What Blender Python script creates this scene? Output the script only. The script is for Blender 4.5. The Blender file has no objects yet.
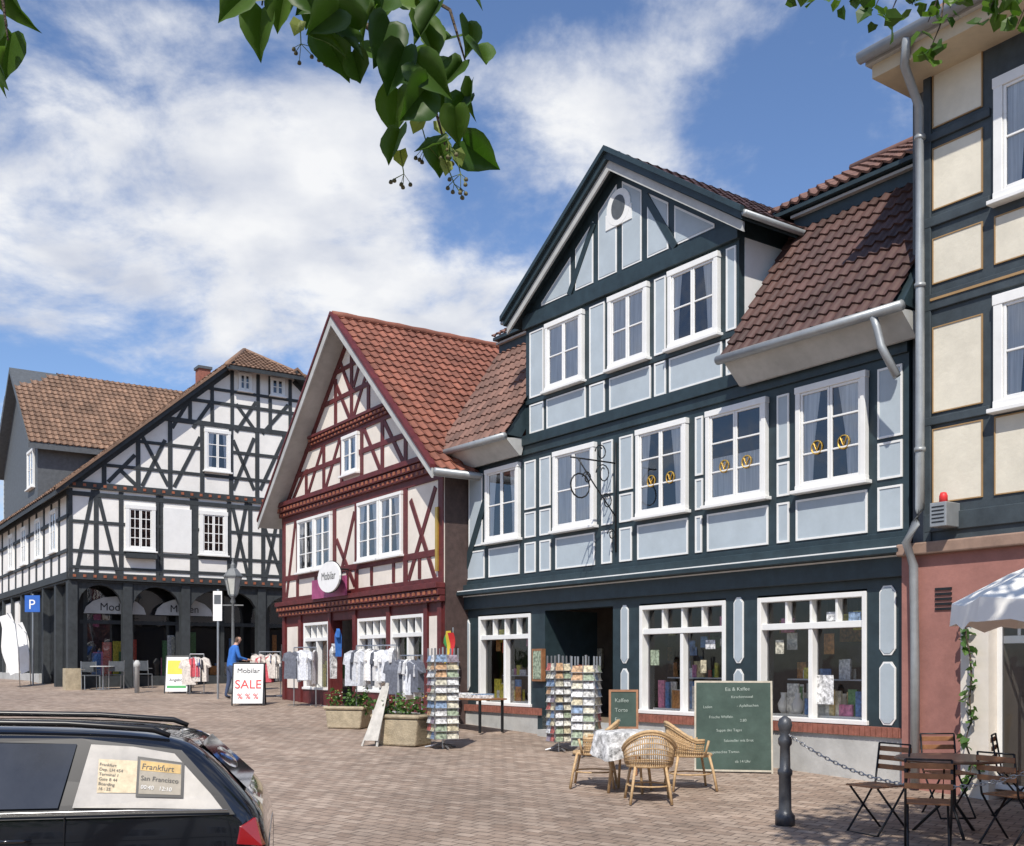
import bpy, math, random
from mathutils import Vector, Matrix, noise
random.seed(7)
R=random.random
def ru(a,b): return a+(b-a)*R()
FPX=1074.; HY=665.; CX=512.
def gz(y): return -2.07+.04*min(max(y,-30.),38.)
def gp(px,py):
    b=(HY-py)/FPX; y=2.07/(.04-b); return Vector(((px-CX)/FPX*y,y,b*y))
def gd(px,y): return Vector(((px-CX)/FPX*y,y,gz(y)))
def P(px,py,d): return Vector(((px-CX)/FPX*d,d,(HY-py)/FPX*d))

# ---------------------------------------------------------------- materials
MATS={}
def mat(name,col,rough=.6,var=.12,scale=6.,bump=.1,metal=0.,island=0.,spec=.5,col2=None,stretch=None,bdist=.01,coat=0.,dirt=0.):
    if name in MATS: return MATS[name]
    m=bpy.data.materials.new(name); m.use_nodes=True; nt=m.node_tree; N=nt.nodes; L=nt.links
    bs=N['Principled BSDF']; bs.inputs['Roughness'].default_value=rough; bs.inputs['Metallic'].default_value=metal
    bs.inputs['Specular IOR Level'].default_value=spec; bs.inputs['Coat Weight'].default_value=coat
    tc=N.new('ShaderNodeTexCoord'); mp=N.new('ShaderNodeMapping'); L.new(tc.outputs['Object'],mp.inputs[0])
    if stretch: mp.inputs['Scale'].default_value=stretch
    no=N.new('ShaderNodeTexNoise'); no.inputs['Scale'].default_value=scale; no.inputs['Detail'].default_value=6; no.inputs['Roughness'].default_value=.65
    L.new(mp.outputs[0],no.inputs['Vector'])
    rp=N.new('ShaderNodeValToRGB'); L.new(no.outputs['Fac'],rp.inputs[0])
    c=Vector(col); a=c*(1-var); b=(Vector(col2) if col2 else c*(1+var))
    rp.color_ramp.elements[0].position=.3; rp.color_ramp.elements[1].position=.7
    rp.color_ramp.elements[0].color=(a[0],a[1],a[2],1); rp.color_ramp.elements[1].color=(min(b[0],1),min(b[1],1),min(b[2],1),1)
    out=rp.outputs[0]
    if island>0:
        g=N.new('ShaderNodeNewGeometry'); mr=N.new('ShaderNodeMapRange'); L.new(g.outputs['Random Per Island'],mr.inputs[0])
        mr.inputs[3].default_value=1-island; mr.inputs[4].default_value=1+island
        mx=N.new('ShaderNodeVectorMath'); mx.operation='SCALE'; L.new(out,mx.inputs[0]); L.new(mr.outputs[0],mx.inputs['Scale']); out=mx.outputs[0]
    if dirt>0:
        n2=N.new('ShaderNodeTexNoise'); n2.inputs['Scale'].default_value=.9; n2.inputs['Detail'].default_value=8; n2.inputs['Roughness'].default_value=.7
        L.new(tc.outputs['Object'],n2.inputs['Vector'])
        m2=N.new('ShaderNodeMapRange'); m2.inputs[1].default_value=.35; m2.inputs[2].default_value=.7; m2.inputs[3].default_value=1-dirt; m2.inputs[4].default_value=1.05
        L.new(n2.outputs['Fac'],m2.inputs[0])
        mx=N.new('ShaderNodeVectorMath'); mx.operation='SCALE'; L.new(out,mx.inputs[0]); L.new(m2.outputs[0],mx.inputs['Scale']); out=mx.outputs[0]
    L.new(out,bs.inputs['Base Color'])
    if bump>0:
        bp=N.new('ShaderNodeBump'); bp.inputs['Strength'].default_value=bump; bp.inputs['Distance'].default_value=bdist
        n3=N.new('ShaderNodeTexNoise'); n3.inputs['Scale'].default_value=scale*5; n3.inputs['Detail'].default_value=4; L.new(mp.outputs[0],n3.inputs['Vector'])
        L.new(n3.outputs['Fac'],bp.inputs['Height']); L.new(bp.outputs[0],bs.inputs['Normal'])
    MATS[name]=m; return m
def glassmat(name,tint=(1,1,1),fac=.03,rough=.02,mul=1.6):
    m=bpy.data.materials.new(name); m.use_nodes=True; nt=m.node_tree; N=nt.nodes; L=nt.links
    N.remove(N['Principled BSDF']); o=N['Material Output']
    t=N.new('ShaderNodeBsdfTransparent'); t.inputs[0].default_value=(*tint,1)
    g=N.new('ShaderNodeBsdfGlossy'); g.inputs['Roughness'].default_value=rough; g.inputs['Color'].default_value=(.95,.97,1,1)
    lw=N.new('ShaderNodeFresnel'); lw.inputs[0].default_value=1.5
    ad=N.new('ShaderNodeMath'); ad.operation='MULTIPLY_ADD'; ad.inputs[1].default_value=mul; ad.inputs[2].default_value=fac; ad.use_clamp=True
    no=N.new('ShaderNodeTexNoise'); no.inputs['Scale'].default_value=1.3; bp=N.new('ShaderNodeBump'); bp.inputs['Strength'].default_value=.12; bp.inputs['Distance'].default_value=.05
    tc=N.new('ShaderNodeTexCoord'); L.new(tc.outputs['Object'],no.inputs['Vector']); L.new(no.outputs['Fac'],bp.inputs['Height']); L.new(bp.outputs[0],g.inputs['Normal'])
    mx=N.new('ShaderNodeMixShader'); L.new(lw.outputs[0],ad.inputs[0]); L.new(ad.outputs[0],mx.inputs[0]); L.new(t.outputs[0],mx.inputs[1]); L.new(g.outputs[0],mx.inputs[2]); L.new(mx.outputs[0],o.inputs[0])
    MATS[name]=m; return m
def rampmat(name,cols,rough=.6,lo=.45):
    m=bpy.data.materials.new(name); m.use_nodes=True; nt=m.node_tree; N=nt.nodes; L=nt.links
    bs=N['Principled BSDF']; bs.inputs['Roughness'].default_value=rough
    g=N.new('ShaderNodeNewGeometry'); rp=N.new('ShaderNodeValToRGB'); rp.color_ramp.interpolation='CONSTANT'
    el=rp.color_ramp.elements
    for i,c in enumerate(cols):
        e=el[i] if i<2 else el.new(i/len(cols))
        e.position=i/len(cols); e.color=(*c,1)
    L.new(g.outputs['Random Per Island'],rp.inputs[0])
    tc=N.new('ShaderNodeTexCoord'); no=N.new('ShaderNodeTexNoise'); no.inputs['Scale'].default_value=22; L.new(tc.outputs['Object'],no.inputs['Vector'])
    mr=N.new('ShaderNodeMapRange'); mr.inputs[1].default_value=.3; mr.inputs[2].default_value=.7; mr.inputs[3].default_value=lo; mr.inputs[4].default_value=1.25; L.new(no.outputs['Fac'],mr.inputs[0])
    mx=N.new('ShaderNodeVectorMath'); mx.operation='SCALE'; L.new(rp.outputs[0],mx.inputs[0]); L.new(mr.outputs[0],mx.inputs['Scale'])
    L.new(mx.outputs[0],bs.inputs['Base Color']); MATS[name]=m; return m
def leafmat(name,c1,c2,trans=.35):
    m=bpy.data.materials.new(name); m.use_nodes=True; nt=m.node_tree; N=nt.nodes; L=nt.links
    bs=N['Principled BSDF']; bs.inputs['Roughness'].default_value=.5; o=N['Material Output']
    g=N.new('ShaderNodeNewGeometry'); rp=N.new('ShaderNodeValToRGB'); L.new(g.outputs['Random Per Island'],rp.inputs[0])
    rp.color_ramp.elements[0].color=(*c1,1); rp.color_ramp.elements[1].color=(*c2,1)
    L.new(rp.outputs[0],bs.inputs['Base Color'])
    t=N.new('ShaderNodeBsdfTranslucent'); sc=N.new('ShaderNodeVectorMath'); sc.operation='MULTIPLY'; sc.inputs[1].default_value=(1.6,1.8,.7)
    L.new(rp.outputs[0],sc.inputs[0]); L.new(sc.outputs[0],t.inputs[0])
    mx=N.new('ShaderNodeMixShader'); mx.inputs[0].default_value=trans; L.new(bs.outputs[0],mx.inputs[1]); L.new(t.outputs[0],mx.inputs[2]); L.new(mx.outputs[0],o.inputs[0])
    MATS[name]=m; return m

M_blue=mat('slate_blue_timber_paint',(.024,.043,.052),.5,.25,5,.15,dirt=.2)
M_pale=mat('pale_blue_plaster',(.42,.485,.53),.8,.05,3,.12,dirt=.10)
M_white=mat('white_paint',(.80,.80,.78),.5,.04,5,.05,dirt=.05)
M_offw=mat('lime_plaster',(.80,.78,.74),.85,.05,3,.2,dirt=.08)
M_offw2=mat('cream_white_plaster',(.77,.71,.63),.85,.05,3,.2,dirt=.12)
M_cream=mat('cream_plaster',(.72,.675,.56),.85,.06,4,.25,dirt=.12)
M_black=mat('dark_tarred_timber',(.036,.042,.046),.65,.3,8,.3,dirt=.25)
M_red=mat('oxblood_timber',(.120,.020,.020),.55,.3,6,.2,dirt=.2)
M_redl=mat('carved_orange_trim',(.30,.10,.05),.6,.4,14,.3)
M_gold=mat('gold_leaf',(.60,.38,.08),.35,.2,5,0,metal=.6)
M_soff=mat('grey_soffit_board',(.46,.465,.45),.7,.1,5,.1,dirt=.15)
M_zinc=mat('zinc_gutter',(.33,.35,.36),.45,.12,6,.05,metal=.4)
M_tred=mat('red_clay_tile',(.26,.095,.060),.75,.2,4,.2,island=.22,dirt=.35)
M_tbr=mat('brown_clay_tile',(.24,.145,.095),.8,.2,4,.2,island=.22,dirt=.3)
M_tdk=mat('dark_brown_tile',(.090,.045,.037),.5,.2,4,.2,island=.25,dirt=.35)
M_tpl=mat('weathered_rust_tile',(.19,.10,.075),.7,.2,4,.2,island=.3,dirt=.3)
M_slate=mat('slate_cladding',(.09,.10,.11),.6,.2,9,.2)
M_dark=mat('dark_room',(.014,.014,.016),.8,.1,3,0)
M_room=mat('shop_interior',(.12,.095,.075),.8,.3,3,0)
M_roomf=mat('shop_floor',(.20,.15,.10),.7,.2,3,0)
M_curt=mat('net_curtain',(.70,.70,.68),.9,.25,2.5,0,stretch=(14,14,.5))
M_pink=mat('rose_plaster',(.38,.175,.145),.85,.12,4,.3,dirt=.25)
M_brick=mat('brick_course',(.27,.10,.07),.85,.3,14,.3)
M_plinth=mat('rendered_plinth',(.50,.50,.48),.85,.1,5,.3,dirt=.25)
M_stone=mat('sandstone',(.42,.35,.24),.9,.25,7,.6,dirt=.25,bdist=.02)
M_iron=mat('wrought_iron',(.02,.022,.025),.45,.2,9,.1,metal=.4)
M_steel=mat('steel',(.45,.46,.47),.3,.1,5,0,metal=.8)
M_wood=mat('oiled_wood',(.28,.13,.06),.5,.3,9,.1)
M_wick=mat('wicker',(.50,.34,.18),.6,.3,30,.3)
M_chalk=mat('chalkboard',(.030,.070,.052),.7,.3,3,.05,dirt=.3,col2=(.06,.105,.085))
M_chk=mat('chalk',(.36,.42,.38),.9,.4,30,0)
M_cloth=mat('white_fabric',(.80,.80,.79),.9,.06,5,.1)
M_canv=mat('canvas',(.84,.83,.79),.85,.04,4,.1)
M_blk=mat('black_enamel',(.012,.012,.014),.35,.1,4,0)
M_tyre=mat('rubber',(.02,.02,.02),.85,.2,20,.2)
M_car=mat('black_car_paint',(.007,.008,.011),.10,.05,3,0,coat=1.)
M_carg=mat('tinted_window',(.030,.032,.036),.04,.3,3,0,spec=.9)
M_carq=mat('painted_reflection_window',(.50,.47,.42),.10,.35,1.6,0,spec=.9,coat=.8)  # beige-white sky reflection painted into the car's quarter window colour
M_tail=mat('tail_lamp',(.30,.01,.012),.12,.1,4,0,coat=1)
M_redp=mat('red_print',(.65,.03,.03),.5,.05,5,0)
M_yel=mat('yellow_print',(.75,.55,.05),.5,.05,5,0)
M_grn=mat('green_print',(.06,.35,.10),.5,.05,5,0)
M_bluec=mat('blue_fabric',(.03,.14,.46),.85,.2,6,.2)
M_jean=mat('denim',(.05,.07,.13),.9,.2,9,.2)
M_skin=mat('skin',(.55,.33,.24),.6,.06,9,.05)
M_hair=mat('brown_hair',(.09,.05,.03),.6,.3,20,.2)
M_pinks=mat('magenta_print',(.35,.07,.18),.5,.4,3,0)
M_bluesign=mat('blue_enamel',(.03,.12,.45),.4,.1,4,0)
M_bark=mat('bark',(.10,.075,.055),.9,.35,9,.8,bdist=.03)
M_berry=mat('linden_berry',(.14,.13,.06),.7,.2,9,0)
M_wax=mat('beige_paper',(.66,.56,.40),.8,.2,25,0)
M_glass=glassmat('window_glass',fac=.05,mul=1.5)
M_shopg=glassmat('shop_glass',fac=.01,mul=.9)
M_leaf=leafmat('linden_leaf',(.028,.075,.010),(.085,.16,.022))
M_plant=leafmat('plant_leaf',(.03,.085,.02),(.10,.19,.04),.2)
M_bract=leafmat('linden_bract',(.18,.24,.06),(.30,.34,.10),.4)
M_hill=leafmat('hill_foliage',(.02,.06,.015),(.07,.12,.03),.1)
M_cards=rampmat('printed_cards',[(.7,.7,.68),(.55,.35,.2),(.25,.35,.50),(.65,.62,.5),(.50,.15,.13),(.35,.42,.30),(.75,.73,.65),(.62,.55,.38),(.3,.25,.3),(.8,.8,.8)],lo=.3)
M_goods=rampmat('shop_goods',[(.75,.72,.6),(.55,.25,.08),(.12,.25,.5),(.8,.78,.7),(.65,.10,.06),(.12,.30,.12),(.75,.6,.3),(.85,.84,.82),(.7,.25,.4),(.8,.7,.1)],lo=.6)
M_shirt=rampmat('garments',[(.80,.80,.80),(.62,.64,.68),(.82,.81,.78),(.12,.13,.16),(.80,.80,.82),(.50,.52,.56)],.9,.8)
M_shirt2=rampmat('coloured_garments',[(.65,.65,.65),(.5,.08,.10),(.08,.12,.30),(.6,.55,.5),(.05,.05,.06),(.45,.25,.3)],.9,.8)
M_flow=rampmat('flowers',[(.75,.7,.2),(.75,.72,.6),(.7,.65,.2),(.65,.45,.1)],.7)
M_pat=mat('patterned_tablecloth',(.10,.10,.10),.9,.6,14,.05,col2=(.95,.95,.94))
M_brt=mat('brown_table',(.20,.12,.08),.35,.2,8,0)

# ---------------------------------------------------------------- builders
class MB:
    def __init__(s,name,m,smooth=False,bevel=0,sub=0): s.name=name;s.m=m;s.V=[];s.F=[];s.smooth=smooth;s.bevel=bevel;s.sub=sub
    def add(s,vs,fs):
        b=len(s.V); s.V+=[tuple(v) for v in vs]; s.F+=[tuple(b+i for i in f) for f in fs]
class Obj:
    def __init__(s,name,loc=None): s.name=name;s.loc=loc;s.parts={};s.extra=[]
    def p(s,part,m,**k):
        if part not in s.parts: s.parts[part]=MB(part,m,**k)
        return s.parts[part]
    def done(s):
        e=bpy.data.objects.new(s.name,None); bpy.context.collection.objects.link(e)
        allv=[v for q in s.parts.values() for v in q.V]
        if s.loc is None and allv:
            n=len(allv); s.loc=Vector((sum(v[0] for v in allv)/n,sum(v[1] for v in allv)/n,min(v[2] for v in allv)))
        e.location=s.loc; e.empty_display_size=.3
        inv=Matrix.Translation(Vector(s.loc)).inverted()
        for q in s.parts.values():
            if not q.V: continue
            me=bpy.data.meshes.new(q.name); me.from_pydata(q.V,[],q.F); me.materials.append(q.m)
            if q.smooth: me.polygons.foreach_set('use_smooth',[True]*len(me.polygons))
            me.update()
            o=bpy.data.objects.new(q.name,me); bpy.context.collection.objects.link(o); o.parent=e; o.matrix_parent_inverse=inv
            if q.bevel:
                bv=o.modifiers.new('b','BEVEL'); bv.width=q.bevel; bv.segments=2; bv.limit_method='ANGLE'
            if q.sub:
                sb=o.modifiers.new('s','SUBSURF'); sb.levels=q.sub; sb.render_levels=q.sub
        for t in s.extra:
            t.parent=e; t.matrix_parent_inverse=inv
        return e
    def text(s,txt,org,xd,up,size,m,align='LEFT',ext=0.0):
        c=bpy.data.curves.new('lettering','FONT'); c.body=txt; c.size=size; c.align_x=align; c.materials.append(m); c.extrude=ext
        o=bpy.data.objects.new('lettering',c); bpy.context.collection.objects.link(o)
        x=Vector(xd).normalized(); u=Vector(up).normalized(); z=x.cross(u).normalized(); u=z.cross(x)
        o.matrix_world=Matrix(((x[0],u[0],z[0],org[0]),(x[1],u[1],z[1],org[1]),(x[2],u[2],z[2],org[2]),(0,0,0,1)))
        s.extra.append(o); return o
class Fr:
    "upright plane: origin o(x,y), direction e (to the right when seen from outside), outward normal n"
    def __init__(s,ox,oy,ex,ey,zb=0.):
        l=math.hypot(ex,ey); s.o=(ox,oy); s.e=(ex/l,ey/l); s.n=(s.e[1],-s.e[0]); s.zb=zb
    def pt(s,u,z,w=0.): return Vector((s.o[0]+s.e[0]*u+s.n[0]*w, s.o[1]+s.e[1]*u+s.n[1]*w, z+s.zb))
    def u(s,px,w=0.):
        a=(px-CX)/FPX; ox=s.o[0]+s.n[0]*w; oy=s.o[1]+s.n[1]*w
        return (a*oy-ox)/(s.e[0]-a*s.e[1])
    def uz(s,px,py,w=0.):
        u=s.u(px,w); y=s.o[1]+s.n[1]*w+s.e[1]*u; return (u,(HY-py)/FPX*y-s.zb)
    def z(s,px,py,w=0.): return s.uz(px,py,w)[1]
BF=[(0,1,2,3),(7,6,5,4),(0,4,5,1),(1,5,6,2),(2,6,7,3),(3,7,4,0)]
def box(mb,fr,u0,u1,z0,z1,w0,w1):
    v=[fr.pt(u,z,w) for w in (w1,w0) for (u,z) in ((u0,z0),(u1,z0),(u1,z1),(u0,z1))]
    mb.add(v,BF)
def pane(mb,fr,u0,u1,z0,z1,w): mb.add([fr.pt(u0,z0,w),fr.pt(u1,z0,w),fr.pt(u1,z1,w),fr.pt(u0,z1,w)],[(0,1,2,3)])
def prism(mb,fr,pts,w0,w1):
    n=len(pts); v=[fr.pt(a,b,w1) for a,b in pts]+[fr.pt(a,b,w0) for a,b in pts]
    f=[tuple(range(n)),tuple(range(2*n-1,n-1,-1))]+[(i,i+n,(i+1)%n+n,(i+1)%n) for i in range(n)]
    mb.add(v,f)
def beam(mb,fr,p,q,wd,w0,w1):
    dx,dz=q[0]-p[0],q[1]-p[1]; l=math.hypot(dx,dz); a,b=-dz/l*wd/2,dx/l*wd/2
    prism(mb,fr,[(p[0]-a,p[1]-b),(q[0]-a,q[1]-b),(q[0]+a,q[1]+b),(p[0]+a,p[1]+b)],w0,w1)
def tube(mb,pts,r,n=6,cap=True):
    pts=[Vector(p) for p in pts]; k=len(pts); rr=r if isinstance(r,(list,tuple)) else [r]*k
    V=[];Fc=[]
    for i,p in enumerate(pts):
        t=(pts[min(i+1,k-1)]-pts[max(i-1,0)]).normalized()
        a=t.cross(Vector((0,0,1))); 
        if a.length<.05: a=t.cross(Vector((1,0,0)))
        a.normalize(); b=t.cross(a)
        for j in range(n):
            th=2*math.pi*j/n; V.append(p+(a*math.cos(th)+b*math.sin(th))*rr[i])
    for i in range(k-1):
        for j in range(n): Fc.append((i*n+j,i*n+(j+1)%n,(i+1)*n+(j+1)%n,(i+1)*n+j))
    if cap: Fc.append(tuple(range(n-1,-1,-1))); Fc.append(tuple((k-1)*n+j for j in range(n)))
    mb.add(V,Fc)
def lathe(mb,c,prof,n=16):
    V=[];Fc=[]
    for r,z in prof:
        for j in range(n):
            th=2*math.pi*j/n; V.append((c[0]+r*math.cos(th),c[1]+r*math.sin(th),c[2]+z))
    k=len(prof)
    for i in range(k-1):
        for j in range(n): Fc.append((i*n+j,i*n+(j+1)%n,(i+1)*n+(j+1)%n,(i+1)*n+j))
    Fc.append(tuple(range(n-1,-1,-1))); Fc.append(tuple((k-1)*n+j for j in range(n)))
    mb.add(V,Fc)
def tiles(mb,O,U,V,um,vm,tw=.22,th=.30,inside=None,amp=.022,k=5):
    U=U.normalized();V=V.normalized();N=U.cross(V)
    if N.z<0: N=-N
    nr=int(math.ceil(vm/th)); nc=int(math.ceil(um/tw))
    for r in range(nr):
        v0=r*th
        for c in range(nc):
            u0=c*tw
            if u0+tw*.5>um: continue
            if inside and not inside(u0+tw/2,v0+th/2): continue
            vl=min(th*1.12,vm-v0+.02); jit=ru(-.006,.006); jn=ru(0,.009)
            vs=[];fs=[]
            for i in range(k+1):
                f=i/k; h=amp*math.cos(2*math.pi*(f*.9))
                b=O+U*(u0+f*tw*.97)
                vs+=[b+V*(v0+jit)+N*(.055+h+jn-.035), b+V*(v0+jit)+N*(.055+h+jn), b+V*(v0+vl)+N*(.025+h)]
            for i in range(k):
                a=i*3; fs+=[(a,a+3,a+4,a+1),(a+1,a+4,a+5,a+2)]
            mb.add(vs,fs)
def leaf(mb,p,d,nrm,s,lo=True):
    d=Vector(d).normalized(); n=Vector(nrm); side=d.cross(n)
    if side.length<.01: side=d.cross(Vector((.3,.5,.8)))
    side.normalize(); n=side.cross(d)
    if lo:
        pr=[(.40,.0),(.46,.5)]
        vs=[p,p+d*(1.0*s)-n*.1*s]+[p+d*(y*s)+side*(x*s)+n*.12*s for x,y in pr]+[p+d*(y*s)-side*(x*s)+n*.12*s for x,y in pr]+[p+d*.4*s]
        mb.add(vs,[(0,2,6),(2,3,6),(3,1,6),(1,5,6),(5,4,6),(4,0,6)]); return
    pr=[(0,.02),(.16,-.09),(.34,-.07),(.48,.10),(.52,.30),(.46,.52),(.32,.72),(.14,.90),(.0,1.10)]
    vs=[]; a=.86+.1*math.sin(p.x*900); cu_=.12+.25*math.sin(p.z*700)
    for x,y in pr: vs.append(p+d*(y*s)+side*(x*s*.95)+n*(abs(x)*.30*s-cu_*s*y*y+.03*s*math.sin(y*9+x*7)))
    for x,y in pr[1:8]: vs.append(p+d*(y*s)-side*(x*s*a)+n*(abs(x)*.30*s-cu_*s*y*y+.03*s*math.sin(y*8-x*7)))
    m0=len(vs); mids=[.12,.35,.6,.85]
    for y in mids: vs.append(p+d*(y*s)-n*(cu_*s*y*y+.01*s))
    F=[]
    for off in (0,1):
        rg=[0]+([1,2,3,4,5,6,7] if off==0 else [9,10,11,12,13,14,15])+[8]
        mm=[m0,m0+1,m0+2,m0+3]
        F+=[(rg[0],rg[1],mm[0]),(rg[1],rg[2],mm[0]),(rg[2],rg[3],mm[0]),(rg[3],rg[4],mm[1],mm[0]),(rg[4],rg[5],mm[1]),(rg[5],rg[6],mm[2],mm[1]),(rg[6],rg[7],mm[3],mm[2]),(rg[7],rg[8],mm[3])]
    mb.add(vs,F)
def foliage(mb,c,rad,n,s,seed=0,lo=True):
    rs=random.Random(seed)
    for i in range(n):
        while 1:
            q=Vector((rs.uniform(-1,1),rs.uniform(-1,1),rs.uniform(-1,1)))
            if .15<q.length<1: break
        p=Vector(c)+Vector((q.x*rad[0],q.y*rad[1],q.z*rad[2]))
        leaf(mb,p,Vector((rs.gauss(0,1),rs.gauss(0,1),rs.gauss(-.4,.7))),Vector((rs.gauss(0,.6),rs.gauss(0,.6),1)),s*rs.uniform(.7,1.2),lo)

def window(b,fr,u0,u1,z0,z1,cols=2,rows=(.5,),wb=.036,cas=.08,curt=1,mp='window_frames',sill=True,mull=None):
    fm=b.p(mp,M_white,bevel=.006); gl=b.p('window_glass',M_glass); dk=b.p('window_rooms',M_dark); cu=b.p('curtains',M_curt)
    box(fm,fr,u0,u0+cas,z0,z1,0,wb+.05); box(fm,fr,u1-cas,u1,z0,z1,0,wb+.05)
    box(fm,fr,u0-.01,u1+.01,z1-cas,z1+.01,0,wb+.056); box(fm,fr,u0-.005,u1+.005,z0,z0+cas*.8,0,wb+.054)
    if sill: box(fm,fr,u0-.05,u1+.05,z0-.05,z0-.002,0,wb+.11)
    a0,a1,b0,b1=u0+cas,u1-cas,z0+cas*.8,z1-cas
    box(dk,fr,a0-.01,a1+.01,b0-.01,b1+.01,.002,wb)
    W=(a1-a0)/cols; s=.035
    for i in range(cols):
        l,r=a0+i*W+.004,a0+(i+1)*W-.004
        box(fm,fr,l,l+s,b0,b1,wb+.004,wb+.034); box(fm,fr,r-s,r,b0,b1,wb+.004,wb+.034)
        box(fm,fr,l+s,r-s,b1-s,b1,wb+.004,wb+.033); box(fm,fr,l+s,r-s,b0,b0+s*1.3,wb+.004,wb+.033)
        for f in rows:
            zc=b0+(b1-b0)*f; box(fm,fr,l+s,r-s,zc-.013,zc+.013,wb+.006,wb+.030)
        if mull:
            for f in mull: uc=l+(r-l)*f; box(fm,fr,uc-.011,uc+.011,b0+s,b1-s,wb+.006,wb+.029)
        if curt:
            zb_=b0+.03; zt_=b1-.03
            if curt==2: zt_=b0+(b1-b0)*.5; pane(cu,fr,l+s,r-s,zb_,zt_,wb+.003)
            elif curt==3: pane(cu,fr,l+s,r-s,zb_,zt_,wb+.003)
            else:
                kk=(r-l-2*s)*ru(.35,.75)
                pts=[(l+s,zb_),(l+s+kk*.6,zb_),(l+s+kk*.75,(zb_+zt_)/2),(l+s+kk*1.1,zt_),(l+s,zt_)] if i==0 else [(r-s,zb_),(r-s,zt_),(r-s-kk*1.1,zt_),(r-s-kk*.75,(zb_+zt_)/2),(r-s-kk*.6,zb_)]
                cu.add([fr.pt(x,z,wb+.003) for x,z in pts],[(0,1,2,3,4)])
    pane(gl,fr,a0,a1,b0,b1,wb+.014)

def panel(b,fr,u0,u1,z0,z1,w=.0,m=None,frame=None,part='pale_panels',fw=.028):
    f=b.p(part+'_edging',frame or M_white); q=b.p(part,m or M_pale)
    box(f,fr,u0-fw,u0,z0-fw,z1+fw,w,w+.018); box(f,fr,u1,u1+fw,z0-fw,z1+fw,w,w+.018)
    box(f,fr,u0,u1,z1,z1+fw,w,w+.0179); box(f,fr,u0,u1,z0-fw,z0,w,w+.0179)
    box(q,fr,u0,u1,z0,z1,w,w+.008)

# ================================================================ GROUND
g=Obj('ground',(0,0,-2.07))
def ground_material():
    m=bpy.data.materials.new('clay_block_paving'); m.use_nodes=True; nt=m.node_tree; N=nt.nodes; L=nt.links; bs=N['Principled BSDF']
    tc=N.new('ShaderNodeTexCoord'); mp=N.new('ShaderNodeMapping'); mp.inputs['Rotation'].default_value=(0,0,math.radians(36)); L.new(tc.outputs['Object'],mp.inputs[0])
    br=N.new('ShaderNodeTexBrick'); br.inputs['Scale'].default_value=1.; br.inputs['Brick Width'].default_value=.21; br.inputs['Row Height'].default_value=.14
    br.inputs['Mortar Size'].default_value=.008; br.inputs['Mortar Smooth'].default_value=.3; br.inputs['Bias'].default_value=-.1
    br.inputs['Color1'].default_value=(.29,.215,.165,1); br.inputs['Color2'].default_value=(.41,.325,.26,1); br.inputs['Mortar'].default_value=(.13,.10,.08,1)
    L.new(mp.outputs[0],br.inputs['Vector'])
    n1=N.new('ShaderNodeTexNoise'); n1.inputs['Scale'].default_value=.45; n1.inputs['Detail'].default_value=8; n1.inputs['Roughness'].default_value=.75; L.new(tc.outputs['Object'],n1.inputs['Vector'])
    r1=N.new('ShaderNodeMapRange'); r1.inputs[1].default_value=.32; r1.inputs[2].default_value=.68; r1.inputs[3].default_value=.68; r1.inputs[4].default_value=1.2; L.new(n1.outputs['Fac'],r1.inputs[0])
    s1=N.new('ShaderNodeVectorMath'); s1.operation='SCALE'; L.new(br.outputs['Color'],s1.inputs[0]); L.new(r1.outputs[0],s1.inputs['Scale'])
    n2=N.new('ShaderNodeTexNoise'); n2.inputs['Scale'].default_value=6; n2.inputs['Detail'].default_value=5; L.new(tc.outputs['Object'],n2.inputs['Vector'])
    r2=N.new('ShaderNodeMapRange'); r2.inputs[1].default_value=.3; r2.inputs[2].default_value=.7; r2.inputs[3].default_value=.78; r2.inputs[4].default_value=1.15; L.new(n2.outputs['Fac'],r2.inputs[0])
    s2=N.new('ShaderNodeVectorMath'); s2.operation='SCALE'; L.new(s1.outputs[0],s2.inputs[0]); L.new(r2.outputs[0],s2.inputs['Scale'])
    L.new(s2.outputs[0],bs.inputs['Base Color']); bs.inputs['Roughness'].default_value=.85
    bp=N.new('ShaderNodeBump'); bp.inputs['Strength'].default_value=.6; bp.inputs['Distance'].default_value=.01; bp.invert=True
    ad=N.new('ShaderNodeMath'); ad.operation='MULTIPLY_ADD'; ad.inputs[1].default_value=-.5; L.new(n2.outputs['Fac'],ad.inputs[0]); L.new(br.outputs['Fac'],ad.inputs[2])
    L.new(ad.outputs[0],bp.inputs['Height']); L.new(bp.outputs[0],bs.inputs['Normal'])
    return m
gmb=g.p('paving',ground_material())
ys=[-1500,-30,0,38,60,1500]; V=[];F=[]
for y in ys:
    for x in (-1500,1500): V.append((x,y,gz(y)))
for i in range(len(ys)-1): F.append((2*i,2*i+1,2*i+3,2*i+2))
gmb.add(V,F); g.done()

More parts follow.
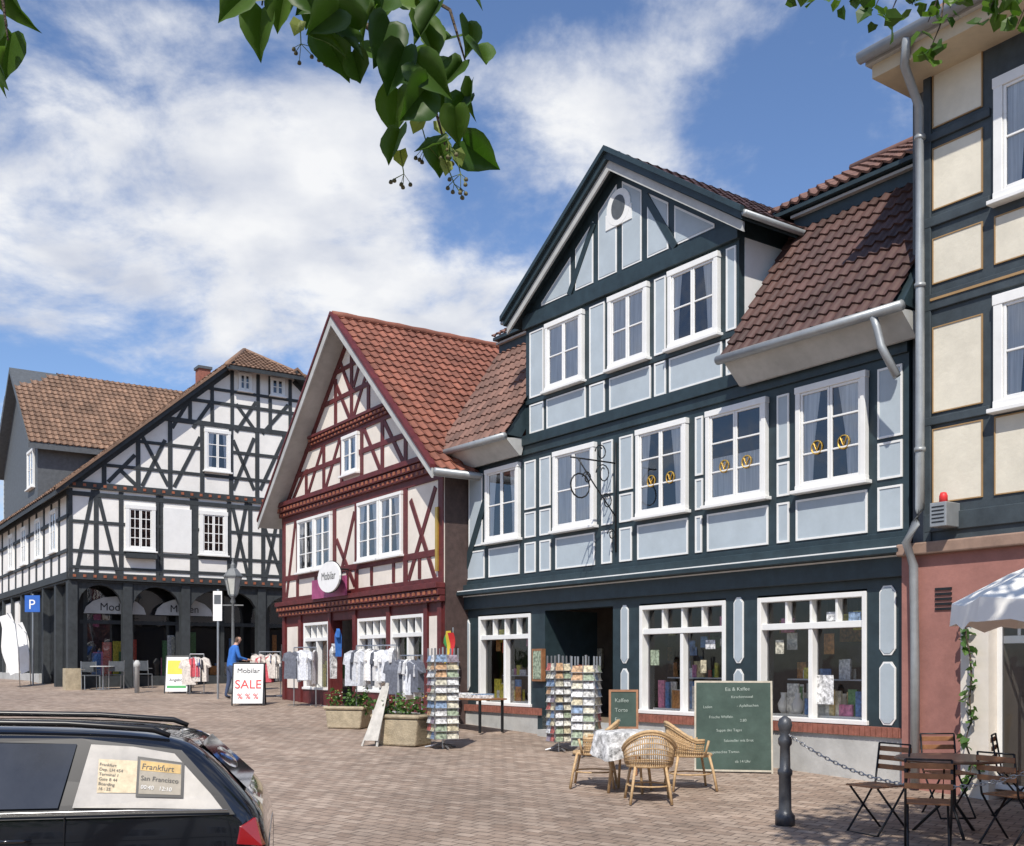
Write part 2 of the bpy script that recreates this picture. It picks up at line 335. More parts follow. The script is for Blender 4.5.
# ================================================================ BLUE HOUSE
Fb=Fr(-1.07,22.13,.7095,-1.)
UB=lambda px: Fb.u(px)
WB=Fb.u(909)
b=Obj('blue_timber_house')
wall=b.p('timber_wall',M_blue)
box(wall,Fb,-.12,WB,1.5,4.30,-7,0)
rm=b.p('shop_interior',M_room); box(rm,Fb,0.05,WB-.05,-1.6,1.45,-7,-2.2)
fl=b.p('shop_floor',M_roomf); box(fl,Fb,0.05,WB-.05,-1.5,-.98,-2.2,-.16)
box(b.p('shop_ceiling',M_white),Fb,0.05,WB-.05,1.46,1.49,-2.2,-.1)
box(wall,Fb,-.12,.12,-1.6,1.5,-7,-.2); box(wall,Fb,WB-.12,WB,-1.6,1.5,-7,-.2)
dL,dR=UB(545),UB(613)
pl=b.p('plinth',M_plinth); bk=b.p('brick_course',M_brick)
for a,c in ((-.1,dL),(dR,WB)):
    box(pl,Fb,a,c,-2.2,-.93,-.25,.06)
    n=int((c-a)/.083)
    for i in range(n): box(bk,Fb,a+(c-a)*i/n+.006,a+(c-a)*(i+1)/n-.006,-.925,-.80,-.25,.10)
    box(pl,Fb,a+.01,c-.01,-.93,-.81,-.24,.08)
box(pl,Fb,dL,dR,-2.2,-1.0,-2.0,-.1); box(pl,Fb,dL+.1,dR-.1,-2.2,-1.17,-.1,.25)
sh=[(479,531),(640,726),(758,867)]
holes=[(UB(a),UB(c)) for a,c in sh]+[(dL,dR)]; holes.sort()
cur=-.1
for a,c in holes:
    box(wall,Fb,cur,a,-.80,1.0,-.25,.0); cur=c
box(wall,Fb,cur,WB,-.80,1.0,-.25,.0)
box(wall,Fb,dL-.14,dL,-1.2,-.8,-.2,.065); box(wall,Fb,dR,dR+.14,-1.2,-.8,-.2,.065)
box(wall,Fb,-.11,WB,1.0,1.5,-.25,.003)
tr=b.p('fascia_trim',M_blue,bevel=.01); box(tr,Fb,-.13,WB+.02,1.12,1.40,.0,.10); box(tr,Fb,-.16,WB+.05,1.40,1.47,0,.28); box(tr,Fb,-.13,WB+.03,1.50,1.62,0,.12)
wl=b.p('fascia_white_lines',M_white); box(wl,Fb,-.12,WB+.03,1.372,1.392,.0,.125); box(wl,Fb,-.16,WB+.05,1.474,1.492,0,.26)
def shopwin(b,fr,u0,u1,z0,z1,n,gm=M_shopg,wb=-.12,ztr=None):
    fm=b.p('shop_window_frames',M_white,bevel=.006); c=.07
    box(fm,fr,u0,u0+c,z0,z1,wb-.04,.02); box(fm,fr,u1-c,u1,z0,z1,wb-.04,.02); box(fm,fr,u0+c,u1-c,z1-c,z1,wb-.04,.018); box(fm,fr,u0-.03,u1+.03,z0,z0+.06,wb-.04,.05)
    if ztr is None: ztr=z1-.42
    box(fm,fr,u0+c,u1-c,ztr-.05,ztr+.04,wb-.03,.0)
    W=(u1-u0-2*c)/n
    for i in range(1,n): box(fm,fr,u0+c+W*i-.035,u0+c+W*i+.035,z0+.06,ztr-.05,wb-.03,-.01)
    m2=2*n
    for i in range(1,m2): 
        uu=u0+c+(u1-u0-2*c)*i/m2; box(fm,fr,uu-.02,uu+.02,ztr+.04,z1-c,wb-.03,-.02)
    pane(b.p('shop_glass',gm),fr,u0+c,u1-c,z0+.06,z1-c,wb)
for (a,c),n in zip(sh,(2,2,2)): shopwin(b,Fb,UB(a),UB(c),-.79,.97,n)
gd_=b.p('window_display',M_goods)
for a,c in sh:
    u0,u1=UB(a)+.12,UB(c)-.12
    box(b.p('display_shelf',M_white),Fb,u0,u1,-.76,-.70,-.8,-.18)
    box(b.p('display_shelf',M_white),Fb,u0,u1,-.22,-.20,-.8,-.5)
    for i in range(int((u1-u0)*16)):
        u=ru(u0,u1-.12); h=ru(.08,.46); w=ru(-.5,-.22); ww=ru(.06,.22); box(gd_,Fb,u,min(u+ww,u1),-.699,-.699+h,w,w+ru(.01,.05))
    for i in range(int((u1-u0)*8)):
        u=ru(u0,u1-.12); h=ru(.08,.3); w=ru(-.75,-.55); ww=ru(.06,.2); box(gd_,Fb,u,min(u+ww,u1),-.199,-.199+h,w,w+ru(.01,.05))
    for i in range(int((u1-u0)*4)):
        u=ru(u0,u1-.25); z=ru(.15,.6); box(gd_,Fb,u,u+ru(.12,.25),z,z+ru(.12,.3),-.32,-.31); tube(b.p('hanging_threads',M_iron),[Fb.pt(u+.08,z+.1,-.315),Fb.pt(u+.08,1.4,-.315)],.003,3)
    for i in range(int((u1-u0)*3)):
        u=ru(u0,u1-.1); lathe(b.p('display_vases',M_white,smooth=True),Fb.pt(u,-.7,ru(-.6,-.28)),[(.04,0),(.08,.06),(.09,.14),(.04,.24),(.05,.3),(0,.3)],12)
for i in range(12):
    u=ru(.3,WB-.8); z=ru(-.3,.6); box(gd_,Fb,u,u+ru(.25,.6),z,z+ru(.2,.5),-2.19,-2.14)
pp=b.p('posters',M_cards)
for px,py,w_,h_ in ((650,650,.2,.25),(668,628,.16,.12),(705,640,.2,.14),(826,612,.25,.12),(848,612,.2,.16),(700,660,.12,.2),(815,675,.3,.4),(775,640,.15,.2)):
    u,z=Fb.uz(px,py,-.1); box(pp,Fb,u,u+w_,z-h_,z,-.118,-.112)
box(b.p('door_leaf',mat('dark_green_door',(.02,.035,.03),.4,.2,5,.05)),Fb,dL+.5,dR,-1.0,.95,-1.25,-1.2)
pane(b.p('door_glass',M_glass),Fb,dL+.65,dR-.25,-.4,.75,-1.19)
box(wall,Fb,dL-.02,dL,-1,1,-1.25,-.25); box(wall,Fb,dR,dR+.02,-1,1,-1.25,-.25)
def loz(b,fr,px,zb,zt,hw,w):
    u=fr.u(px); c=.06
    def pts(k): return [(u-hw-k,zb+c),(u-hw+c-k,zb-k),(u+hw-c+k,zb-k),(u+hw+k,zb+c),(u+hw+k,zt-c),(u+hw-c+k,zt+k),(u-hw+c-k,zt+k),(u-hw-k,zt-c)]
    prism(b.p('lozenge_edging',M_white),fr,pts(.022),w,w+.012); prism(b.p('lozenge_panels',M_pale),fr,pts(0),w,w+.02)
for px,hw in ((625,.075),(739,.075)): loz(b,Fb,px,.05,.98,hw,.0); loz(b,Fb,px,-.68,-.08,hw,.0)
loz(b,Fb,888,.15,1.0,.10,.0); loz(b,Fb,888,-.75,.02,.10,.0); loz(b,Fb,468,-.5,.9,.06,0)
Z0,Z1=2.42,3.84
W1=[(488,521),(556,597),(639,689),(709,769),(799,869)]
for i,(a,c) in enumerate(W1):
    window(b,Fb,UB(a),UB(c),Z0,Z1,2,(.33,.67) if i in(2,3,4) else (.5,),curt=(1,3,1,2,1)[i])
    if i>=2:
        ub=(UB(a)+UB(c))/2
        for du in (-.22,.22):
            cc=Fb.pt(ub+du,Z0+.55,.062); ex=Vector((Fb.e[0],Fb.e[1],0))
            tube(b.p('gilt_ornaments',M_gold),[cc+(ex*math.cos(t)+Vector((0,0,1))*math.sin(t))*.09 for t in [k*math.pi/7 for k in range(15)]],.010,5,False)
            tube(b.p('gilt_ornaments',M_gold),[cc-ex*.05+Vector((0,0,.06)),cc+Vector((0,0,-.05)),cc+ex*.05+Vector((0,0,.06))],.010,5,False)
PN=[(467,484),(490,519),(526,535),(541,550),(557,594),(639,687),(709,767),(798,866),(880,901),(697,701),(779,788),(603,611),(621,631)]
for a,c in PN: panel(b,Fb,UB(a),UB(c),1.76,2.27)
for a,c in ((526,535),(541,550),(603,612),(621,632),(697,702),(779,788),(880,901)):
    panel(b,Fb,UB(a),UB(c),2.95,3.80); panel(b,Fb,UB(a),UB(c),2.42,2.84)
panel(b,Fb,UB(470),UB(482),2.42,3.8)
tb=b.p('raised_timbers',M_blue,bevel=.008)
box(tb,Fb,-.1,WB,1.60,1.70,.0,.035); box(tb,Fb,-.1,WB,3.95,4.12,0,.04)
beam(tb,Fb,Fb.uz(462,582),Fb.uz(486,500),.17,.0,.03); 
box(tb,Fb,-.1,WB,4.12,4.30,0,.09)
so=b.p('iron_hanging_sign',M_iron,smooth=True)
u=UB(617)
def ft(u,z,w): return Fb.pt(u,z,w)
tube(so,[ft(u,3.75,.03),ft(u,1.9,.03)],.018); tube(so,[ft(u,3.4,.03),ft(u,3.4,1.0)],.014); tube(so,[ft(u,2.5,.03),ft(u,3.0,.5),ft(u,3.4,.85)],.012)
for cz,cw,r in ((3.55,.35,.13),(3.2,.3,.16),(2.75,.22,.13),(2.2,.12,.09),(3.1,.65,.1)):
    tube(so,[ft(u,cz+r*(1-t*.05)*math.sin(t),cw+r*(1-t*.09)*math.cos(t)) for t in [k*.5 for k in range(18)]],.011,5)
tube(so,[ft(u,3.4,.8),ft(u,3.15,.8)],.008)
tube(so,[ft(u,2.95+.2*math.sin(t),.8+.2*math.cos(t)) for t in [k*.45 for k in range(15)]],.014,5)
g0,g1=UB(526),UB(739); gc=(g0+g1)/2; ZE,ZA=6.56,8.56; sl=(ZA-ZE)/((g1-g0)/2+.30)
gw=b.p('gable_wall',M_blue); box(gw,Fb,g0,g1,4.30,6.45,-4.5,.0)
def gzr(u): return ZA-.1-sl*abs(u-gc)
prism(gw,Fb,[(g0,6.45),(g1,6.45),(g1,gzr(g1)),(gc,gzr(gc)),(g0,gzr(g0))],-4.5,.0)
box(b.p('gable_side_panel',M_white),Fb,g1,g1+.01,4.4,6.35,-2.2,-.12)
for i,(a,c) in enumerate(((548,585),(611,650),(671,721))):
    window(b,Fb,UB(a),UB(c),5.0,6.22,2,(.5,),curt=(3,3,1)[i])
    panel(b,Fb,UB(a),UB(c),4.36,4.84)
for a,c in ((531,543),(591,604),(656,665),(728,735)):
    panel(b,Fb,UB(a),UB(c),5.02,6.2); panel(b,Fb,UB(a),UB(c),4.36,4.84)
gt=b.p('gable_timbers',M_blue,bevel=.008)
box(gt,Fb,g0,g1,4.12,4.28,.0,.06); box(gt,Fb,g0-.03,g1+.03,6.30,6.56,.0,.07); box(gt,Fb,g0,g1,4.88,4.96,0,.03)
ti=b.p('gable_infill',M_pale); te=b.p('gable_infill_edging',M_white)
def tri_piece(ua,ub_):
    lo=6.63
    def zt(u): return gzr(u)-.30
    for k,mm,w in ((0.0,te,.010),(.03,ti,.016)):
        a,c=ua+k,ub_-k; pts=[(a,lo+k),(c,lo+k)]
        if zt(c)-k>lo+k: pts.append((c,zt(c)-k*1.3))
        if a<gc<c: pts.append((gc,zt(gc)-k))
        if zt(a)-k>lo+k: pts.append((a,zt(a)-k*1.3))
        if len(pts)>=3: prism(mm,Fb,pts,.0,w)
hw=(gzr(gc)-.3-6.63)/sl
cuts=[gc-hw+.02,gc-1.25,gc-.62,gc+.0,gc+.62,gc+1.25,gc+hw-.02]
for i in range(len(cuts)-1): tri_piece(cuts[i]+.07,cuts[i+1]-.07)
beam(gt,Fb,(gc-1.35,6.60),(gc-.66,7.65),.13,0,.03); beam(gt,Fb,(gc+1.35,6.60),(gc+.66,7.65),.13,0,.03)
oc=b.p('oculus',M_white); prism(oc,Fb,[(gc+.30*math.cos(t),7.70+.30*math.sin(t)) for t in [k*math.pi/12 for k in range(24)]],.0,.034)
prism(oc,Fb,[(gc-.33,7.4),(gc+.33,7.4),(gc+.33,7.66),(gc-.33,7.66)],0,.031)
prism(b.p('oculus_louvre',M_slate),Fb,[(gc+.17*math.cos(t),7.70+.20*math.sin(t)) for t in [k*math.pi/12 for k in range(24)]],.034,.042)
rf=b.p('gable_roof',M_blue); bg=b.p('barge_boards',M_soff)
for s in (-1,1):
    ue=gc+s*((g1-g0)/2+.32); zc=ZA; ze=ZA-sl*abs(ue-gc)
    prism(rf,Fb,[(ue,ze),(gc,zc),(gc,zc-.13),(ue,ze-.13)],-4.6,.30)
    prism(bg,Fb,[(ue-s*.03,ze-.13),(gc,zc-.135),(gc,zc-.30),(ue-s*.03,ze-.28)],.20,.24)
    prism(rf,Fb,[(ue+s*.04,ze+.05),(gc,zc+.09),(gc,zc),(ue+s*.04,ze-.04)],.28,.36)
    tiles(b.p('gable_roof_tiles',M_tdk),Fb.pt(ue,ze,.28),Fb.pt(0,0,-1)-Fb.pt(0,0,0),Fb.pt(gc,zc,0)-Fb.pt(ue,ze,0),4.9,math.hypot(zc-ze,ue-gc),k=3,amp=.01)
    tube(b.p('gutters',M_zinc,smooth=True),[Fb.pt(ue+s*.05,ze-.05,.30),Fb.pt(ue+s*.05,ze-.05,-2.5)],.05,8)
ro=b.p('mansard_boards',M_blue); cav=b.p('eave_cove',M_soff)
def mansard(ua,ub_,m,part,ze=4.42):
    w0,z0,w1,z1=.46,ze,-1.12,6.62
    pr=[(w0,z0),(w1,z1),(w1-.2,z1),(w0-.35,z0-.02)]
    vs=[Fb.pt(uu,z,w) for uu in (ua,ub_) for w,z in pr]
    ro.add(vs,BF)
    L=math.hypot(w1-w0,z1-z0)
    tiles(b.p(part,m),Fb.pt(ua,z0,w0),Fb.pt(1,0,0)-Fb.pt(0,0,0),Fb.pt(0,z1,w1)-Fb.pt(0,z0,w0),ub_-ua,L,tw=.18,th=.25,amp=.022)
    pr=[(.09,ze-.35),(.14,ze-.35),(.46,ze-.06),(.0,ze-.02)]
    vs=[Fb.pt(uu,z,w) for uu in (ua+.02,ub_-.02) for w,z in pr]
    cav.add(vs,BF)
    tube(b.p('gutters',M_zinc,smooth=True),[Fb.pt(ua-.05,ze-.02,.53),Fb.pt(ub_+.05,ze-.05,.53)],.065,10)
    box(ro,Fb,ua,ub_,6.62,6.86,-2.4,-1.08); box(b.p('roof_edge_lines',M_soff),Fb,ua,ub_,6.80,6.84,-1.08,-1.0)
    box(ro,Fb,ua,ub_,4.3,6.62,-4.5,-1.15)
mansard(-.15,g0-.0,M_tpl,'mansard_tiles_rust',4.30); mansard(g1+.12,WB+.22,M_tdk,'mansard_tiles_dark')
for (ua,ub_,m) in ((-.15,g0+.5,M_tpl),(g1-.5,WB+.3,M_tpl)):
    a=(-.92,6.93); r=(-3.3,8.36); L=math.hypot(r[0]-a[0],r[1]-a[1])
    vs=[Fb.pt(uu,z,w) for uu in (ua,ub_) for w,z in (a,r,(-5.6,6.93),(-5.6,6.8),(-.92,6.87))]
    ro.add(vs,[(0,1,2,3,4),(9,8,7,6,5),(0,5,6,1),(1,6,7,2),(2,7,8,3),(3,8,9,4),(4,9,5,0)])
    tiles(b.p('upper_roof_tiles',m),Fb.pt(ua,a[1],a[0]),Fb.pt(1,0,0)-Fb.pt(0,0,0),Fb.pt(0,r[1],r[0])-Fb.pt(0,a[1],a[0]),ub_-ua,L,tw=.18,th=.25)
    tube(b.p('ridge_tiles',M_tpl,smooth=True),[Fb.pt(ua,8.41,-3.3),Fb.pt(ub_,8.41,-3.3)],.08,8)
dp=b.p('downpipes',M_zinc,smooth=True)
tube(dp,[Fb.pt(-.05,4.22,.53),Fb.pt(-.12,4.0,.4),Fb.pt(-.14,3.7,.14),Fb.pt(-.14,1.6,.14),Fb.pt(-.14,-1.2,.14)],.05,8)
tube(dp,[Fb.pt(WB-.15,4.36,.53),Fb.pt(WB-.10,4.2,.52),Fb.pt(WB-.05,3.95,.50),Fb.pt(WB+.12,3.55,.42)],.05,8)
b.done()

# ================================================================ CREAM HOUSE (right)
c=Obj('cream_timber_house')
wc=.16
UC=lambda px: Fb.u(px,wc)
u0=WB+.0; u1=u0+9; uw=UC(925)
cw=c.p('timber_wall',mat('blue_black_timber',(.045,.060,.070),.6,.25,5,.2,dirt=.2)); box(cw,Fb,uw,u1,1.50,7.35,-7,wc)
pk=c.p('rendered_ground_floor',M_pink); 
sdL,sdR=UC(990),UC(1100)
box(pk,Fb,u0+.02,UC(962),-2.2,1.35,-6.9,wc+.02)
box(c.p('white_shopfront_wall',M_offw2),Fb,UC(962),sdL,-2.2,.45,-6.9,wc+.03)
box(pk,Fb,UC(962),sdL,.45,1.35,-6.9,wc+.02)
box(pk,Fb,sdL,u1,.75,1.35,-6.9,wc+.02); box(pk,Fb,sdR,u1,-2.2,.75,-6.9,wc+.02); box(c.p('shop_room',M_dark),Fb,sdL,sdR,-2.2,.75,-2,-1.2)
shopwin(c,Fb,sdL,sdR,-1.45,.72,3,wb=.02)
box(c.p('cornice',mat('brown_cornice',(.30,.20,.15),.8,.2,5,.1),bevel=.02),Fb,u0-.0,u1,1.35,1.50,0,wc+.12)
box(c.p('party_wall',M_slate),Fb,u0+.02,uw,1.5,7.3,-6.9,-.05)
zs=[(6.55,7.22),(5.55,6.28),(4.65,5.18),(3.08,4.10),(1.98,2.86)]
E2=mat('ochre_line',(.35,.22,.10),.7,.1,5,0)
for z0,z1 in zs:
    panel(c,Fb,UC(934),UC(982),z0,z1,wc,M_cream,E2,'cream_panels',.014)
    if z0 in (4.65,1.98):
        for k in range(3): panel(c,Fb,UC(996)+k*1.3,UC(996)+k*1.3+1.15,z0,z1,wc,M_cream,E2,'cream_panels',.014)
Fc=Fr(Fb.pt(0,0,wc).x,Fb.pt(0,0,wc).y,.7095,-1.)
for k in range(3):
    uu=UC(997)+k*2.4
    window(c,Fc,uu,uu+1.15,5.35,6.75,2,(.5,),curt=1,cas=.11); window(c,Fc,uu,uu+1.15,2.95,4.25,2,(.5,),curt=1,cas=.11)
tc_=c.p('raised_timbers',cw.m,bevel=.01)
for z,h in ((6.38,.10),(5.34,.12),(4.32,.2),(2.92,.10),(1.62,.22)):
    box(tc_,Fb,uw+.01,UC(991) if h<.2 else u1,z,z+h,wc-.01,wc+.035)
box(tc_,Fb,uw-.01,UC(932),1.5,7.3,wc-.3,wc+.03)
box(c.p('ochre_rail',E2),Fb,uw+.1,u1,4.43,4.46,wc+.03,wc+.05)
ev=c.p('eaves',M_soff,bevel=.01); box(c.p('eave_soffit',mat('warm_soffit',(.55,.46,.32),.7,.1,5,.1)),Fb,u0-.02,u1,7.18,7.34,-1,.72)
box(ev,Fb,u0-.08,u1,7.34,7.42,-1,.78)
vs=[Fb.pt(uu,z,w) for uu in (u0-.06,u1) for w,z in ((.76,7.43),(-3.6,10.9),(-8,7.43))]
c.p('roof',M_tbr).add(vs,[(0,1,2),(5,4,3),(0,3,4,1),(1,4,5,2),(2,5,3,0)])
gu=c.p('gutter',M_zinc,smooth=True); tube(gu,[Fb.pt(u0-.1,7.42,.86),Fb.pt(u1,7.42,.86)],.075,10)
dpc=c.p('downpipe',M_zinc,smooth=True)
ux=Fb.u(920,.30); ul=Fb.u(915,.25)
tube(dpc,[Fb.pt(ux+.2,7.38,.86),Fb.pt(ux+.06,7.15,.7),Fb.pt(ux,6.8,.32),Fb.pt(ux,5,.30),Fb.pt(ux,3,.30),Fb.pt(ux,1.9,.30),Fb.pt(ux-.02,1.72,.36),Fb.pt(ul-.02,1.5,.40),Fb.pt(ul,1.22,.28),Fb.pt(ul,.0,.25),Fb.pt(ul,-1.5,.25)],.055,10)
for z in (6.4,4.6,2.6): tube(dpc,[Fb.pt(ux,z,.30),Fb.pt(ux,z+.05,.30)],.068,10)
uu,zz=Fb.uz(937,514,.45); box(c.p('alarm_box',M_zinc,bevel=.01),Fb,uu-.10,uu+.12,zz-.15,zz+.14,wc,.45)
for k in range(5): box(c.p('alarm_slots',M_iron),Fb,uu-.07,uu+.09,zz-.1+k*.045,zz-.085+k*.045,.45,.455)
q=Fb.pt(uu+.02,zz+.14,.35); lathe(c.p('alarm_beacon',M_redp,smooth=True),q,[(.05,0),(.05,.08),(.035,.12),(.0,.13)],10)
a_,z_=Fb.uz(942,600,.2); 
for k in range(5): box(c.p('vent_grille',M_iron),Fb,a_-.1,a_+.12,z_-.12+k*.06,z_-.09+k*.06,wc+.02,wc+.035)
c.done()

# ================================================================ RED HOUSE
X=-.2132*28.8
Fd=Fr(X,28.8,.663,-1.); UD=lambda px:Fd.u(px); WD=UD(444)
r=Obj('red_timber_house'); cd=WD/2
pw=r.p('plaster_walls',M_offw2); box(pw,Fd,0,WD,1.6,4.1,-9,0)
ZAr=8.10; slr=(ZAr-3.92)/(cd+.35)
def zr(u): return ZAr-.15-slr*abs(u-cd)
prism(pw,Fd,[(0,4.1),(WD,4.1),(WD,max(4.11,zr(WD))),(cd,zr(cd)),(0,max(4.11,zr(0)))],-9,.0)
t=r.p('timbers',M_red,bevel=.006)
gf=r.p('ground_floor_timbers',M_red)
Fside=Fr(*Fd.pt(WD,0,0)[:2],-Fd.n[0],-Fd.n[1])
box(r.p('side_boarding',mat('brown_boarding',(.07,.045,.04),.7,.3,8,.2)),Fside,0.02,9,-1.4,3.95,0,.03)
rr=r.p('shop_interior',M_room); box(rr,Fd,.1,WD-.1,-1.4,1.5,-9,-1.6)
box(r.p('shop_ceiling',M_dark),Fd,.1,WD-.1,1.45,1.58,-1.6,-.1); box(r.p('shop_floor',M_roomf),Fd,.1,WD-.1,-1.5,-.95,-1.6,-.2)
def ops(fr,obj,mb,lst,z0,z1,W,zb=-1.6,plinth=None):
    cur=0
    for a,c_,d in lst:
        box(mb,fr,cur,a,zb,z1,-.25,0)
        if not d: box(plinth or mb,fr,a,c_,zb,z0,-.25,.02)
        cur=c_
    box(mb,fr,cur,W,zb,z1,-.25,0); box(mb,fr,0,W,z1,1.6,-.25,.004)
lst=[(UD(304),UD(329),0),(UD(333),UD(353),1),(UD(358),UD(388),0),(UD(391),UD(424),0)]
ops(Fd,r,gf,lst,-.62,1.08,WD)
for a,c_,d in lst:
    if not d: shopwin(r,Fd,a,c_,-.62,1.07,2,wb=-.14)
    else:
        box(r.p('door',M_white),Fd,a,c_,-1.1,.9,-.8,-.75); pane(r.p('door_glass',M_glass),Fd,a+.2,c_-.2,-.6,.7,-.74)
for a,c_,d in lst:
    if d: continue
    for i in range(24):
        u=ru(a+.1,c_-.3); z=-.55; w=ru(-.6,-.25); box(r.p('window_display',M_goods),Fd,u,u+ru(.06,.25),z,z+ru(.1,.8),w,w+.05)
box(r.p('plinth',M_plinth),Fd,-.01,lst[1][0],-1.9,-1.0,-.3,.05); box(r.p('plinth',M_plinth),Fd,lst[1][1],WD+.01,-2.0,-1.0,-.3,.05)
for px in (285,301,331,355.5,389.5,427,441):
    u=UD(px); box(t,Fd,max(0,u-.08),min(WD,u+.08),-1.0,1.3,0,.05)
for a,c_ in ((430,438),(288,298)):
    box(r.p('ground_infill',M_offw2),Fd,UD(a),UD(c_),-.6,1.0,0,.02)
jet=r.p('carved_mouldings',M_red,bevel=.01); orn=r.p('carved_ornament',M_redl)
def mould(u0,u1,z0,z1,w,n):
    h=(z1-z0)/3
    box(jet,Fd,u0,u1,z0,z0+h*.9,0,w*.55); box(jet,Fd,u0,u1,z0+h,z1-h,0,w*.8); box(jet,Fd,u0,u1,z1-h*.9,z1,0,w)
    k=int((u1-u0)/n)
    for i in range(k): 
        a=u0+(u1-u0)*(i+.25)/k; box(orn,Fd,a,a+n*.5,z0+h*1.2,z1-h*1.2,w*.8,w*.8+.012)
        box(orn,Fd,a+n*.3,a+n*.7,z0+h*.2,z0+h*.7,w*.55,w*.55+.012)
mould(-.05,WD+.05,1.28,1.66,.22,.22); mould(-.02,WD+.02,3.92,4.30,.20,.22)
hw_=lambda z:(ZAr-.15-z)/slr
mould(cd-hw_(5.75)+.1,cd+hw_(5.75)-.1,5.52,5.76,.14,.2)
for px,w_ in ((284.5,.2),(298,.15),(335,.18),(357,.18),(406,.18),(442,.24)):
    u=UD(px); box(t,Fd,max(0,u-w_/2),min(WD,u+w_/2),1.66,3.92,0,.026)
box(t,Fd,0,WD,2.22,2.36,0,.030); box(t,Fd,0,WD,3.76,3.92,0,.031); box(t,Fd,0,WD,1.66,1.78,0,.032)
for a in ((287,598,296,520),(337,592,355,512),(409,580,436,487),(436,580,411,500),(337,540,355,585)):
    beam(t,Fd,Fd.uz(a[0],a[1]),Fd.uz(a[2],a[3]),.13,0,.022)
for px in (316,348,372,394,420): 
    u=UD(px); box(t,Fd,u-.06,u+.06,1.8,2.22,0,.024)
for a,c_ in ((300,316),(316.5,333),(360,381),(382,404)): window(r,Fd,UD(a),UD(c_),2.38,3.72,2 ,(.33,.67),curt=1,cas=.06)
box(r.p('gilt_corner',M_gold),Fd,UD(437.5),UD(440),1.9,3.2,.026,.06)
for z,h in ((4.86,.12),(5.42,.1),(6.35,.11),(7.0,.1)):
    k=hw_(z)-.02; box(t,Fd,cd-k,cd+k,z,z+h,0,.030)
for u,z0,z1 in ((cd-.55,4.3,5.52),(cd+.55,4.3,5.52),(cd-1.6,4.3,5.5),(cd+1.6,4.3,5.5),(cd-2.7,4.3,5.0),(cd+2.7,4.3,5.0),(cd,5.76,7.75),(cd-.9,5.76,6.9),(cd+.9,5.76,6.9)):
    box(t,Fd,u-.075,u+.075,z0,min(z1,zr(u)),0,.026)
for p,q_ in (((cd-1.6,5.5),(cd-2.6,4.34)),((cd+1.6,5.5),(cd+2.6,4.34)),((cd-.6,5.5),(cd-1.5,4.34)),((cd+.6,5.5),(cd+1.5,4.34)),((cd-3.6,4.34),(cd-2.9,4.9)),((cd+3.6,4.34),(cd+2.9,4.9)),((cd-.1,5.8),(cd-.9,6.8)),((cd+.1,5.8),(cd+.9,6.8)),((cd-.1,6.5),(cd-.6,7.2)),((cd+.1,6.5),(cd+.6,7.2))):
    beam(t,Fd,p,q_,.12,0,.022)
for s in (-1,1): beam(t,Fd,(cd,zr(cd)-.1),(cd+s*(cd-.2),zr(.2)-.1),.16,0,.028)
window(r,Fd,cd-.42,cd+.42,4.48,5.40,2,(.5,),curt=1,cas=.07)
sf=r.p('roof_soffit',M_soff); tl=r.p('roof_tiles',M_tred)
for s in (-1,1):
    ue=cd+s*(cd+.45); ze=ZAr-slr*abs(ue-cd)
    prism(sf,Fd,[(ue,ze),(cd,ZAr),(cd,ZAr-.14),(ue,ze-.14)],-9,.50)
    prism(r.p('barge_boards',M_soff),Fd,[(ue,ze+.02),(cd,ZAr+.03),(cd,ZAr-.22),(ue,ze-.18)],.50,.54)
    prism(r.p('barge_edges',M_red),Fd,[(ue,ze+.09),(cd,ZAr+.10),(cd,ZAr+.02),(ue,ze+.01)],.42,.57)
    L=math.hypot(ZAr-ze,ue-cd)
    tiles(tl,Fd.pt(ue,ze,.45),Fd.pt(0,0,-1)-Fd.pt(0,0,0),Fd.pt(cd,ZAr,0)-Fd.pt(ue,ze,0),9,L,tw=.22,th=.30)
    tube(r.p('gutters',M_zinc,smooth=True),[Fd.pt(ue+s*.05,ze-.05,.5),Fd.pt(ue+s*.05,ze-.05,-6)],.07,8)
tube(r.p('ridge_tiles',M_tred,smooth=True),[Fd.pt(cd,ZAr+.04,.5-.35*i) for i in range(27)],[.10 if i%2 else .085 for i in range(27)],8)
r.done()
s=Obj('oval_shop_sign'); u,z=Fd.uz(330,577,.5)
prism(s.p('sign_disc',M_cloth),Fd,[(u+.62*math.cos(k*math.pi/12),z+.36*math.sin(k*math.pi/12)) for k in range(24)],.50,.54)
prism(s.p('sign_rim',M_iron),Fd,[(u+.64*math.cos(k*math.pi/12),z+.38*math.sin(k*math.pi/12)) for k in range(24)],.485,.50)
s.text('Mobilar',Fd.pt(u,z-.06,.545),(Fd.e[0],Fd.e[1],0),(0,0,1),.26,M_blk,'CENTER')
tube(s.p('bracket',M_iron),[Fd.pt(u,z+.2,0),Fd.pt(u,z+.2,.49)],.02)
s.done()
s=Obj('shop_banner'); a,b1=UD(322),UD(356); box(s.p('board',M_pinks),Fd,a,b1,1.62,2.08,.23,.27); s.done()

